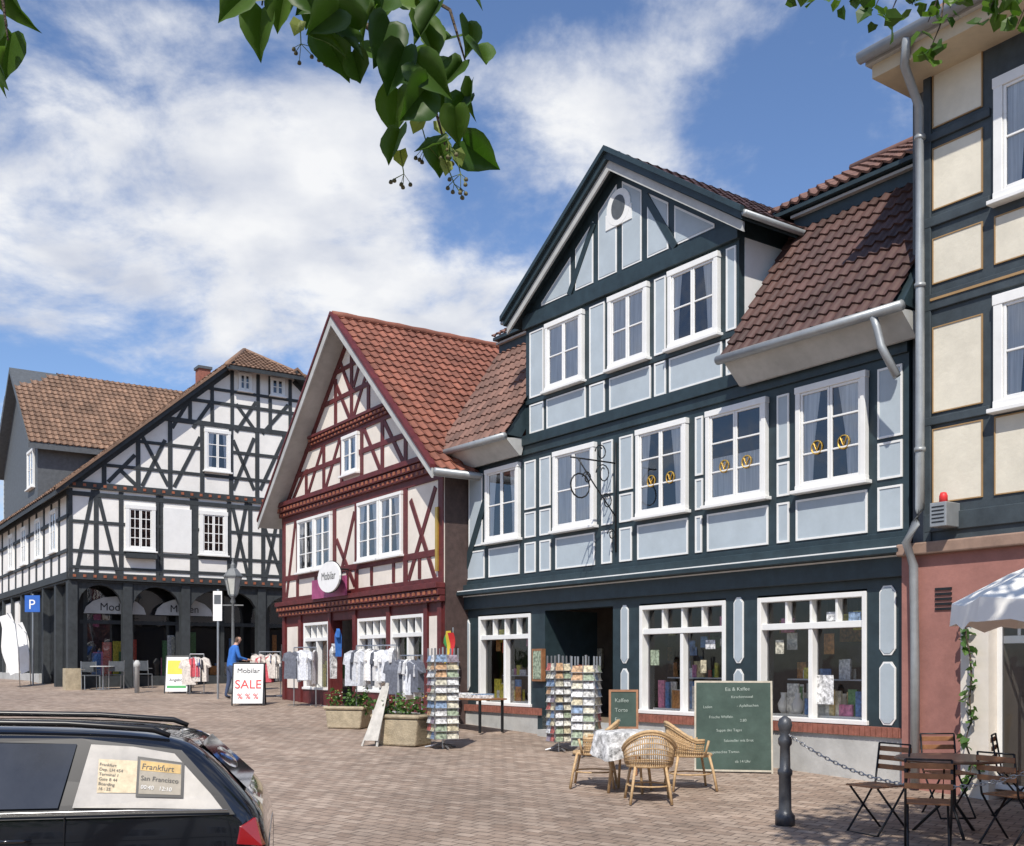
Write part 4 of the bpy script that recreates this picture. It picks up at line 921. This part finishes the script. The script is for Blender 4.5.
def rack(pos,hh,rad,yaw):
    o=Obj('postcard_rack'); m=o.p('wire_frame',M_steel); tube(m,[pos,pos+Vector((0,0,hh))],.02,8)
    for k in range(3): th=yaw+k*2.09; tube(m,[pos+Vector((0,0,.08)),pos+Vector((rad*1.2*math.cos(th),rad*1.2*math.sin(th),.02))],.015)
    for k in range(4):
        th=yaw+k*math.pi/2; n_=Vector((math.cos(th),math.sin(th),0)); f=Fr(pos.x+n_.x*rad*.8,pos.y+n_.y*rad*.8,-n_.y,n_.x,pos.z)
        for u in (-rad*.8,0,rad*.8): box(m,f,u-.006,u+.006,.15,hh-.02,-.02,0)
        rows=int((hh-.22)/.125)
        for j in range(rows):
            z=.17+j*.125; box(m,f,-rad*.8,rad*.8,z-.01,z,-.02,.03)
            for u in (-rad*.78,.01):
                z2=z+ru(.10,.12); cd_=o.p('postcards',M_cards); vs=[f.pt(u,z,.02),f.pt(u+rad*.76,z,.02),f.pt(u+rad*.76,z2,-.01),f.pt(u,z2,-.01)]; cd_.add(vs,[(0,1,2,3)])
    o.done()
rack(gd(443,17.6),1.66,.25,-1.2); rack(gd(559,17.2),1.55,.18,-1.15); rack(gd(586,16.6),1.56,.23,-1.9)
def planter(px,y,L_,hh,seed,yaw):
    o=Obj('stone_planter'); q=gd(px,y); f=cyaw(q,yaw)
    m=o.p('trough',M_stone,bevel=.03)
    prism(m,f,[(-L_/2+.05,0),(L_/2-.05,0),(L_/2,hh),(-L_/2,hh)],-.25,.25); box(m,f,-L_/2-.03,L_/2+.03,hh+.001,hh+.07,-.28,.28)
    box(o.p('soil',M_bark),f,-L_/2+.05,L_/2-.05,hh+.07,hh+.075,-.22,.22)
    rs=random.Random(seed)
    for i in range(12):
        c_=f.pt(rs.uniform(-L_/2,L_/2),hh+.18,rs.uniform(-.2,.2)); foliage(o.p('plants',M_plant),c_,(.13,.12,.12+.22*rs.random()),28,.065,seed*10+i)
    for i in range(14):
        c_=f.pt(rs.uniform(-L_/2,L_/2),hh+rs.uniform(.15,.36),rs.uniform(-.25,.25)); lathe(o.p('blossoms',M_flow),c_,[(0,0),(.016,.01),(.012,.02),(0,.02)],6)
    o.done()
planter(403,18.1,.92,.45,3,-.5); planter(349,21.0,.8,.36,5,-.3)
o=Obj('wooden_easel'); q=gd(374,17.9); m=o.p('boards',mat('grey_wood',(.50,.48,.44),.7,.2,9,.1))
tube(m,[q+Vector((-.2,0,0)),q+Vector((.2,.15,1.05))],.022); tube(m,[q+Vector((.06,-.1,0)),q+Vector((.22,.13,1.05))],.022); tube(m,[q+Vector((.2,.5,0)),q+Vector((.2,.15,1.05))],.02)
m.add([q+Vector(v) for v in ((-.17,-.03,.1),(.08,-.13,.1),(.24,.1,1.0),(.12,.12,1.0))],[(0,1,2,3)]); o.done()
o=Obj('book_table'); q=Fb.pt(UB(500),0,.75); f=Fr(q.x,q.y,*Fb.e,gz(q.y))
w_=1.75
box(o.p('top',M_wood),f,-w_/2,w_/2,.60,.63,-.3,.3)
for u in (-w_/2+.08,w_/2-.08):
    for w in (-.25,.25): box(o.p('legs',M_iron),f,u-.02,u+.02,0,.60,w-.02,w+.02)
for i in range(26): 
    u=ru(-w_/2+.05,w_/2-.3); w=ru(-.28,.05); z=.631; box(o.p('books',M_cards),f,u,u+.2,z,z+ru(.02,.09),w,w+.22)
o.done()
SH=[(-.09,.0),(-.24,-.06),(-.30,-.26),(-.21,-.29),(-.18,-.2),(-.19,-.68),(.19,-.68),(.18,-.2),(.21,-.29),(.30,-.26),(.24,-.06),(.09,.0),(.0,-.05)]
def shirt(mb,f,u,z,w,sc=1.,ln=1.,rot=0.):
    n=len(SH); V=[]
    for k in (.035,-.035):
        for x,y in SH:
            xx=x*sc; yy=y*sc*(ln if y<-.4 else 1); bulge=(1+1.2*(1 if abs(x)<.2 and y<-.1 else 0)); ww=math.sin(rot)*xx+w+k*bulge; V.append(f.pt(u+math.cos(rot)*xx,z+yy,ww+ru(-.015,.015)))
    F=[tuple(range(n)),tuple(range(2*n-1,n-1,-1))]+[(i,i+n,(i+1)%n+n,(i+1)%n) for i in range(n)]
    mb.add(V,F)
def clothes_rail(px0,px1,y,hh,n,m,yaw=-.5,name='clothes_rail',ln=1.,fl=0):
    o=Obj(name); q=gd((px0+px1)/2,y); L_=(px1-px0)/FPX*y/math.cos(yaw)*.8; f=cyaw(q,yaw); fm=o.p('rail_frame',M_steel)
    for u in (-L_/2,L_/2): tube(fm,[f.pt(u,0,0),f.pt(u,hh,0)],.015); tube(fm,[f.pt(u,.05,-.25),f.pt(u,.05,.25)],.013)
    tube(fm,[f.pt(-L_/2,hh,0),f.pt(L_/2,hh,0)],.015)
    for i in range(n):
        u=-L_/2+L_*(i+.5)/n; front=(i%4==1) if fl else (i%3==0)
        shirt(o.p('garments',m),f,u,hh-.08+ru(-.05,.03),(.12 if front else 0)+ru(-.05,.05),ru(.85,1.08),ln*ru(.9,1.1),ru(-.2,.3) if front else ru(.9,1.4)); tube(fm,[f.pt(u,hh,0),f.pt(u,hh-.1,0)],.004,4)
    o.done()
clothes_rail(348,404,20.6,1.62,12,M_shirt,-.75,fl=1)
clothes_rail(396,426,19.9,1.45,7,M_shirt,-.7)
clothes_rail(290,320,26.2,1.45,6,M_shirt,-.4,ln=1.25)
clothes_rail(256,284,29.5,1.25,9,M_shirt2,-.2); clothes_rail(188,206,30.8,1.15,7,M_shirt2,-.1)
o=Obj('hanging_dress'); f=Fd; u,z=Fd.uz(345,660,.4); shirt(o.p('dress',M_bluec),f,u-.6,.85,.3,.8,1.2,.4); shirt(o.p('dress_patterned',M_pat),f,u-.75,.5,.35,.8,1.5,.3); o.done()
o=Obj('cloth_flag'); f=Fb; u=UB(466)
tube(o.p('pole',M_steel),[f.pt(u+.3,-1.1,.5),f.pt(u+.3,.75,.5)],.015)
for i,m in enumerate((M_grn,M_yel,M_redp)):
    V=[];F=[]
    for j in range(13):
        for k in (0,1): V.append(f.pt(u+.05+.11*i+k*.18-.20*(j/12.)*(1 if i<2 else -.1),.68-j*.10-abs(i-1)*.04,.52+.03*i+.035*math.sin(j*1.0+k+i)))
    for j in range(12): F.append((2*j,2*j+1,2*j+3,2*j+2))
    o.p('cloth_'+str(i),m,smooth=True).add(V,F)
o.done()
o=Obj('framed_notice'); u,z=Fb.uz(536,665,.1); box(o.p('frame',M_wood),Fb,u-.16,u+.16,z-.3,z+.3,.0,.08); box(o.p('print',M_cards),Fb,u-.12,u+.12,z-.26,z+.26,.08,.085); o.done()
def aboard(px,py,w_,hh,name,cb):
    o=Obj(name); q=gp(px,py); f=cyaw(q,.12)
    for s_ in (1,-1):
        vs=[f.pt(u,z,s_*(.28-z*.24)+k) for k in (.012,-.012) for u,z in ((-w_/2,0.05),(w_/2,0.05),(w_/2,hh),(-w_/2,hh))]; o.p('board',M_cloth).add(vs,BF)
        for u in (-w_/2-.015,w_/2+.015): tube(o.p('frame',M_iron),[f.pt(u,0,s_*.29),f.pt(u,hh+.02,s_*(.28-hh*.24))],.02)
        tube(o.p('frame',M_iron),[f.pt(-w_/2,hh+.02,s_*(.28-hh*.24)),f.pt(w_/2,hh+.02,s_*(.28-hh*.24))],.02)
    cb(o,f,w_,hh); o.done()
def face(o,f,part,m,u0,u1,z0,z1):
    vs=[f.pt(u,z,(.28-z*.24)+.016) for u,z in ((u0,z0),(u1,z0),(u1,z1),(u0,z1))]; o.p(part,m).add(vs,[(0,1,2,3)])
def tx_(o,f,s,z,size,m): o.text(s,f.pt(0,z,.28-z*.24+.022),(f.e[0],f.e[1],0),(-f.n[0]*.24,-f.n[1]*.24,1),size,m,'CENTER')
def cb1(o,f,w_,hh): tx_(o,f,'SALE',.42,.31,M_redp); tx_(o,f,'% % %',.16,.2,M_redp); tx_(o,f,'Mobilar',.80,.18,M_blk)
def cb2(o,f,w_,hh):
    face(o,f,'yellow_band',M_yel,-w_/2+.04,w_/2-.04,.55,.95); face(o,f,'green_band',M_grn,-w_/2+.04,w_/2-.04,.15,.22); tx_(o,f,'Angebot',.35,.12,M_blk)
aboard(249,705,.72,1.02,'sale_sign',cb1); aboard(178,693,.62,1.05,'advertising_board',cb2)
o=Obj('street_lamp'); q=gp(233,694); LM=mat('lamp_post_grey',(.14,.15,.155),.5,.2,9,.1)
lathe(o.p('post',LM,smooth=True),q,[(.14,0),(.14,.2),(.08,.3),(.07,.9),(.09,.95),(.05,1.05),(.04,2.6),(.08,2.65),(.05,2.75),(.1,2.8),(.12,2.85)],14)
lathe(o.p('lantern_glass',mat('lantern_glass',(.55,.56,.52),.3,.1,4,0)),q,[(.12,2.86),(.24,3.35)],6)
for k in range(6): th=k*math.pi/3; tube(o.p('lantern_frame',LM),[q+Vector((.125*math.cos(th),.125*math.sin(th),2.85)),q+Vector((.25*math.cos(th),.25*math.sin(th),3.37))],.015)
lathe(o.p('lantern_roof',LM),q,[(.28,3.36),(.28,3.40),(.12,3.6),(.08,3.62),(.07,3.72),(.03,3.78),(.02,3.9)],6)
tube(o.p('crossbar',LM),[q+Vector((-.3,0,2.55)),q+Vector((.3,0,2.55))],.02); o.done()
o=Obj('traffic_sign'); q=gp(218,699); tube(o.p('post',M_steel),[q,q+Vector((0,0,2.95))],.03,8); f=Fr(q.x,q.y,1,0,q.z)
box(o.p('plate',M_cloth),f,-.12,.12,2.1,2.9,.03,.05); box(o.p('plate_stripe',M_slate),f,-.09,.09,2.55,2.8,.05,.055); o.done()
o=Obj('parking_sign'); q=gd(33,35.5); tube(o.p('post',M_steel),[q,q+Vector((0,0,3.0))],.03,8); f=Fr(q.x,q.y,1,0,q.z); box(o.p('plate',M_bluesign),f,-.25,.25,2.4,2.95,.03,.05); o.text('P',f.pt(-.13,2.5,.055),(1,0,0),(0,0,1),.45,M_cloth); o.done()
for px,y,s_ in ((20,34.0,1),(31,34.8,.85)):
    o=Obj('feather_flag'); q=gd(px,y); V=[];F=[]
    tube(o.p('pole',M_steel,smooth=True),[q,q+Vector((-.05,0,1.2*s_)),q+Vector((-.15,0,2.0*s_)),q+Vector((-.4,0,2.35*s_))],.015)
    for j in range(11):
        f_=j/10; edge=Vector((-.06-.34*max(0,f_-.55)**1.5*2.2,0,.5+1.85*s_*f_)); wd_=.10+.42*math.sin(min(1,f_+.15)*math.pi*.75)
        V+=[q+edge,q+edge+Vector((-wd_,.04*math.sin(j),-.12))]
    for j in range(10): F.append((2*j,2*j+1,2*j+3,2*j+2))
    o.p('banner',M_cloth,smooth=True).add(V,F); o.done()
def simple_chair(q,yaw):
    o=Obj('terrace_chair'); f=cyaw(q,yaw); m=o.p('frame',M_steel); pt=lambda x,y,z:f.pt(x,z,y)
    for x in (-.22,.22): tube(m,[pt(x,-.2,0),pt(x,-.22,.45),pt(x,-.28,.88)],.014); tube(m,[pt(x,.22,0),pt(x,.2,.45)],.014); tube(m,[pt(x,-.22,.62),pt(x,.2,.62)],.014)
    box(o.p('seat',M_slate),f,-.22,.22,.43,.46,-.22,.22); box(o.p('backrest',M_slate),f,-.22,.22,.55,.86,-.29,-.265); o.done()
for i,px in enumerate((88,112,140)): 
    q=Fa.pt(UA(px),0,.35); q.z=gz(q.y); simple_chair(q,.6+3.1*(i%2))
q=Fa.pt(UA(100),0,.4); q.z=gz(q.y); o=Obj('terrace_table'); lathe(o.p('table_top',M_soff),q,[(0,.70),(.38,.70),(.38,.73),(0,.73)],20); lathe(o.p('pedestal',M_steel),q,[(.22,0),(.22,.02),(.03,.05),(.03,.7)],12); o.done()

# ---- person in a blue top, browsing behind the sale sign
def person(pos,yaw):
    VV=[];EE=[];RR=[]
    def add(p,r,par=None):
        VV.append(p); RR.append(r if isinstance(r,tuple) else (r,r))
        if par is not None: EE.append((par,len(VV)-1))
        return len(VV)-1
    pel=add((0,0,.94),(.155,.11)); sp1=add((0,.03,1.12),(.145,.105),pel); ch=add((0,.08,1.30),(.175,.12),sp1)
    nb=add((0,.12,1.43),(.075,.07),ch); nk=add((0,.15,1.49),(.052,.052),nb); hb=add((0,.18,1.55),(.068,.078),nk); hm_=add((0,.20,1.62),(.078,.092),hb); add((0,.20,1.69),(.055,.065),hm_)
    add((0,.295,1.59),(.012,.012),hm_)
    for s_ in (-1,1):
        add((s_*.078,.19,1.60),(.014,.02),hm_)
        shd=add((s_*.17,.09,1.37),(.068,.065),ch); el_=add((s_*.25,.14,1.12),(.046,.046),shd); wr=add((s_*.20,.37,1.07),(.028,.030),el_); pa=add((s_*.19,.43,1.06),(.036,.018),wr)
        for k,(dx,ln_) in enumerate(((-.028,.062),(-.010,.072),(.009,.068),(.027,.052))):
            f1=add((s_*.19+dx,.43+.035,1.058),(.010,.009),pa); f2=add((s_*.19+dx,.43+.035+ln_*.6,1.045),(.009,.008),f1); add((s_*.19+dx,.43+.035+ln_*.85,1.02),(.007,.007),f2)
        t1=add((s_*.19-s_*.04,.42,1.05),(.010,.010),pa); add((s_*.19-s_*.055,.455,1.035),(.008,.008),t1)
        hp=add((s_*.09,0,.86),(.10,.105),pel); kn=add((s_*.105,.03+.04*s_,.50),(.062,.066),hp); an=add((s_*.11,-.03+.08*s_,.10),(.042,.045),kn); add((s_*.12,.12+.08*s_,.045),(.045,.036),an)
    me=bpy.data.meshes.new('figure_skeleton'); me.from_pydata(VV,EE,[]); me.update()
    ob=bpy.data.objects.new('figure_tmp',me); bpy.context.collection.objects.link(ob)
    ob.modifiers.new('skin','SKIN'); sk_=me.skin_vertices[0].data
    for i,(a1,a2) in enumerate(RR): sk_[i].radius=(a1,a2); sk_[i].use_root=(i==0)
    ss=ob.modifiers.new('sub','SUBSURF'); ss.levels=2; ss.render_levels=2
    bpy.context.view_layer.update(); dg=bpy.context.evaluated_depsgraph_get()
    nm_=bpy.data.meshes.new_from_object(ob.evaluated_get(dg)); bpy.data.objects.remove(ob)
    nm_.materials.clear()
    for m in (M_bluec,M_jean,M_skin,M_hair,M_blk): nm_.materials.append(m)
    for p_ in nm_.polygons:
        x,y,z=p_.center; k=0
        if z<.90: k=1
        if z<.085: k=4
        if y>.37 and z<1.2 and z>.98: k=2
        if z>1.46: k=3 if (z>1.665 or (y<.185 and z>1.52)) else 2
        p_.material_index=k; p_.use_smooth=True
    nm_.name='body'
    e=bpy.data.objects.new('person',None); bpy.context.collection.objects.link(e); e.location=pos; e.rotation_euler=(0,0,yaw)
    bo=bpy.data.objects.new('body',nm_); bpy.context.collection.objects.link(bo); bo.parent=e
    # eyes and mouth
    ey=MB('eyes',M_blk); lathe(ey,(-.03,.283,1.622),[(0,-.006),(.007,0),(0,.006)],8); lathe(ey,(.03,.283,1.622),[(0,-.006),(.007,0),(0,.006)],8)
    me2=bpy.data.meshes.new('eyes'); me2.from_pydata(ey.V,[],ey.F); me2.materials.append(M_blk); eo=bpy.data.objects.new('eyes',me2); bpy.context.collection.objects.link(eo); eo.parent=e
try: person(gd(231,28.7),math.radians(-55))
except Exception as ex: print('PERSON FAILED',ex)

# ================================================================ LINDEN TREES
t=Obj('linden_tree'); bk_=t.p('trunk_and_limbs',M_bark,smooth=True); lf=t.p('foliage',M_leaf); lfs=t.p('branch_leaves',M_leaf,smooth=True); bc=t.p('bracts',M_bract); be=t.p('berries',M_berry,smooth=True)
base=Vector((-2.2,-2.2,gz(-2.2)-.1))
top=base+Vector((.3,.5,3.6))
tube(bk_,[base,base+Vector((0,.05,.4)),base+Vector((.1,.2,1.8)),top,top+Vector((.2,.3,1.5)),top+Vector((.1,.4,3))],[.32,.25,.22,.18,.12,.05],12)
def twig(pts,r0,r1): tube(bk_,pts,[r0+(r1-r0)*i/(len(pts)-1) for i in range(len(pts))],6)
m1=P(300,-160,2.5); m2=P(-40,-120,2.3)
twig([top,top+Vector((.8,1.6,.3)),m1+Vector((0,-1,.15)),m1],.09,.02); twig([top,top+Vector((-.0,1.8,.2)),m2],.06,.012)
twig([top,top+Vector((-1.2,.6,.8)),top+Vector((-2.2,1,1.4))],.09,.03); twig([top,top+Vector((.9,-.6,.9)),top+Vector((1.8,-1.2,1.5))],.09,.03)
twig([m1,P(300,-60,2.4),P(345,10,2.3),P(400,50,2.25),P(430,90,2.2),P(445,145,2.2)],.012,.002)
twig([m1,P(270,-50,2.4),P(262,5,2.35)],.007,.002); twig([P(300,-60,2.4),P(400,-20,2.3),P(450,10,2.25),P(465,60,2.25)],.007,.002)
twig([P(345,10,2.3),P(330,40,2.3)],.004,.002); twig([m2,P(0,-20,2.3),P(8,40,2.25)],.007,.002)
LP=[(248,12),(262,26),(240,0),(285,8),(300,2),(318,14),(322,49),(310,54),(340,26),(335,52),(355,9),(360,49),(375,24),(382,2),(390,39),(352,69),(402,12),(405,64),(398,106),(392,96),(420,34),(432,49),(415,79),(440,19),(452,54),(463,79),(445,99),(437,74),(428,104),(455,124),(465,114),(472,98),(448,158),(400,146),(412,104),(425,0),(455,-5),(468,39),(438,160),(375,59),(462,158),(478,62),
 (4,4),(12,50),(-5,34),(6,66),(-10,64),(16,9),(330,4),(365,0),(270,0),(385,14)]
rs=random.Random(11)
for px,py in LP:
    q=P(px,py-18,rs.uniform(2.12,2.42))
    leaf(lfs,q,Vector((rs.gauss(0,.7),rs.gauss(0,.4),-1+rs.gauss(0,.4))),Vector((rs.gauss(0,.6),-1,rs.gauss(.5,.7))),rs.uniform(.060,.098),False)
for px,py in ((440,120),(330,30),(420,120),(455,150),(300,20),(400,150),(445,160)):
    q=P(px,py,2.25); e_=q+Vector((rs.uniform(-.02,.02),0,-.05)); tube(bc,[q,e_],.0012,4)
    leaf(bc,q,Vector((rs.gauss(0,.3),rs.gauss(0,.2),-1)),Vector((rs.gauss(0,.5),-1,.2)),.035); 
    for k in range(5):
        w=e_+Vector((rs.uniform(-.03,.03),rs.uniform(-.02,.02),rs.uniform(-.035,0))); tube(bc,[e_,w],.0008,4)
        lathe(be,w-Vector((0,0,.004)),[(0,-.004),(.004,-.002),(.0045,.001),(.003,.0045),(0,.005)],8)
for i in range(32):
    a_=rs.uniform(0,6.28); rr_=rs.uniform(.5,3.0); c_=top+Vector((rr_*math.cos(a_)-.3,rr_*math.sin(a_)*.8-.5,rs.uniform(.6,3.5)-rr_*.25))
    foliage(lf,c_,(.65,.65,.5),50,.14,100+i)
for i in range(8):
    c_=m1.lerp(top,.2+.1*i)+Vector((rs.uniform(-.4,.4),rs.uniform(-.3,.1),rs.uniform(.1,.5))); foliage(lf,c_,(.3,.3,.22),25,.1,300+i)
t.done()
t=Obj('linden_tree'); bk_=t.p('trunk_and_limbs',M_bark,smooth=True); lf=t.p('foliage',M_leaf)
base=Vector((5.6,3.9,gz(3.9)-.1)); top=base+Vector((-.2,.1,4.8))
tube(bk_,[base,base+Vector((0,0,.5)),base+Vector((-.05,.05,2.5)),top,top+Vector((0,.1,2)),top+Vector((0,.1,3.4))],[.3,.22,.19,.15,.1,.03],12)
rs=random.Random(5)
for i in range(16):
    a_=rs.uniform(0,6.28); q=top+Vector((2.0*math.cos(a_)-1.6,1.5*math.sin(a_)+.7,rs.uniform(.6,2.4))); st=top+Vector((0,.1,rs.uniform(-.2,1.6))); md=st.lerp(q,.5)+Vector((0,0,.3)); tube(bk_,[st,md,q],[.07,.04,.012],6)
for i in range(80):
    while 1:
        v=Vector((rs.uniform(-1,1),rs.uniform(-1,1),rs.uniform(-1,1)))
        if v.length<1: break
    c_=Vector((3.6,4.9,5.2))+Vector((v.x*2.2,v.y*1.5,v.z*1.2)); foliage(lf,c_,(.45,.45,.35),42,.12,500+i)
for px,py,d in ((792,-8,5.6),(812,0,5.6),(850,-4,5.5),(875,8,5.4),(888,20,5.4),(912,5,5.4),(928,22,5.3),(930,50,5.3),(950,8,5.3),(960,-5,5.3),(988,14,5.2),(1005,8,5.2),(1018,24,5.2),(1000,-8,5.2)):
    q=P(px,py,d); foliage(lf,q,(.07,.07,.06),6,.075,int(px)); tube(bk_,[q+Vector((.1,-.15,.8)),q+Vector((.05,0,.12)),q],[.008,.004,.002],5)
t.done()

# ================================================================ LIGHT, SKY, CAMERA
sd=Vector((-.20,-1,0)).normalized(); el=math.radians(50); sun_dir=Vector((sd.x*math.cos(el),sd.y*math.cos(el),math.sin(el)))
l=bpy.data.lights.new('sun','SUN'); l.energy=5.0; l.angle=math.radians(.5); l.color=(1,.94,.85); lo=bpy.data.objects.new('sun',l); bpy.context.collection.objects.link(lo)
lo.rotation_euler=(-sun_dir).to_track_quat('-Z','Y').to_euler()
w=bpy.data.worlds.new('World'); bpy.context.scene.world=w; w.use_nodes=True; N=w.node_tree.nodes; L=w.node_tree.links
bgn=N['Background']; sk=N.new('ShaderNodeTexSky'); sk.sky_type='NISHITA'; sk.sun_disc=False; sk.sun_elevation=el; sk.sun_rotation=math.atan2(sd.x,sd.y); sk.air_density=1.0; sk.dust_density=.4; sk.ozone_density=2.2
tint=N.new('ShaderNodeVectorMath'); tint.operation='MULTIPLY'; tint.inputs[1].default_value=(1.15,1.25,1.45); L.new(sk.outputs[0],tint.inputs[0])
tc=N.new('ShaderNodeTexCoord'); nm=N.new('ShaderNodeVectorMath'); nm.operation='NORMALIZE'; L.new(tc.outputs['Generated'],nm.inputs[0])
sx=N.new('ShaderNodeSeparateXYZ'); L.new(nm.outputs[0],sx.inputs[0])
def mth(op,a,b_=None,c_=None,clamp=False):
    m=N.new('ShaderNodeMath'); m.operation=op; m.use_clamp=clamp
    for i,v in enumerate((a,b_,c_)):
        if v is None: continue
        if isinstance(v,(int,float)): m.inputs[i].default_value=v
        else: L.new(v,m.inputs[i])
    return m.outputs[0]
zz=mth('ADD',mth('MAXIMUM',sx.outputs[2],0.),.30)
cx=N.new('ShaderNodeCombineXYZ'); L.new(mth('DIVIDE',sx.outputs[0],zz),cx.inputs[0]); L.new(mth('DIVIDE',sx.outputs[1],zz),cx.inputs[1])
n1=N.new('ShaderNodeTexNoise'); n1.inputs['Scale'].default_value=4.2; n1.inputs['Detail'].default_value=13; n1.inputs['Roughness'].default_value=.60; n1.inputs['Distortion'].default_value=.2; L.new(cx.outputs[0],n1.inputs['Vector'])
dens=n1.outputs['Fac']
def blob(px,py,rad,amp,prev):
    d=Vector(((px-CX)/FPX,1,(HY-py)/FPX)).normalized(); v=N.new('ShaderNodeVectorMath'); v.operation='DISTANCE'; L.new(nm.outputs[0],v.inputs[0]); v.inputs[1].default_value=d
    q=N.new('ShaderNodeMapRange'); q.interpolation_type='SMOOTHSTEP'; q.inputs[1].default_value=0; q.inputs[2].default_value=rad; q.inputs[3].default_value=amp; q.inputs[4].default_value=0; L.new(v.outputs['Value'],q.inputs[0])
    return mth('ADD',prev,q.outputs[0])
for q in ((230,220,.24,.14),(90,110,.24,.11),(360,170,.22,.11),(640,110,.12,.20),(560,160,.12,.10),(450,320,.14,.12),(300,330,.12,.08),(40,230,.12,.07),(15,15,.12,-.10),(110,360,.13,-.10),(790,110,.15,-.12),(520,30,.13,-.06),(230,20,.10,-.06),(880,110,.05,.12),(180,300,.05,-.05),(760,20,.1,.05)): dens=blob(*q,dens)
mr=N.new('ShaderNodeMapRange'); mr.interpolation_type='SMOOTHSTEP'; mr.inputs[1].default_value=.46; mr.inputs[2].default_value=.73; L.new(dens,mr.inputs[0])
n2=N.new('ShaderNodeTexNoise'); n2.inputs['Scale'].default_value=6.5; n2.inputs['Detail'].default_value=9; L.new(cx.outputs[0],n2.inputs['Vector'])
cr=N.new('ShaderNodeValToRGB'); L.new(n2.outputs['Fac'],cr.inputs[0]); cr.color_ramp.elements[0].position=.32; cr.color_ramp.elements[0].color=(5.8,6.2,7.2,1); cr.color_ramp.elements[1].position=.62; cr.color_ramp.elements[1].color=(8.8,8.9,9.1,1)
mx=N.new('ShaderNodeMix'); mx.data_type='RGBA'; L.new(mr.outputs[0],mx.inputs[0]); L.new(tint.outputs[0],mx.inputs[6]); L.new(cr.outputs[0],mx.inputs[7]); L.new(mx.outputs[2],bgn.inputs[0]); bgn.inputs[1].default_value=.105
cam=bpy.data.cameras.new('camera'); co=bpy.data.objects.new('camera',cam); bpy.context.collection.objects.link(co); co.location=(0,0,0); co.rotation_euler=(math.pi/2,0,0)
cam.sensor_width=36; cam.lens=36*FPX/1024; cam.shift_y=(HY-423)/1024; cam.clip_end=4000; cam.clip_start=.05
bpy.context.scene.camera=co
sc=bpy.context.scene; sc.view_settings.view_transform='Standard'; sc.view_settings.look='None'; sc.view_settings.exposure=0
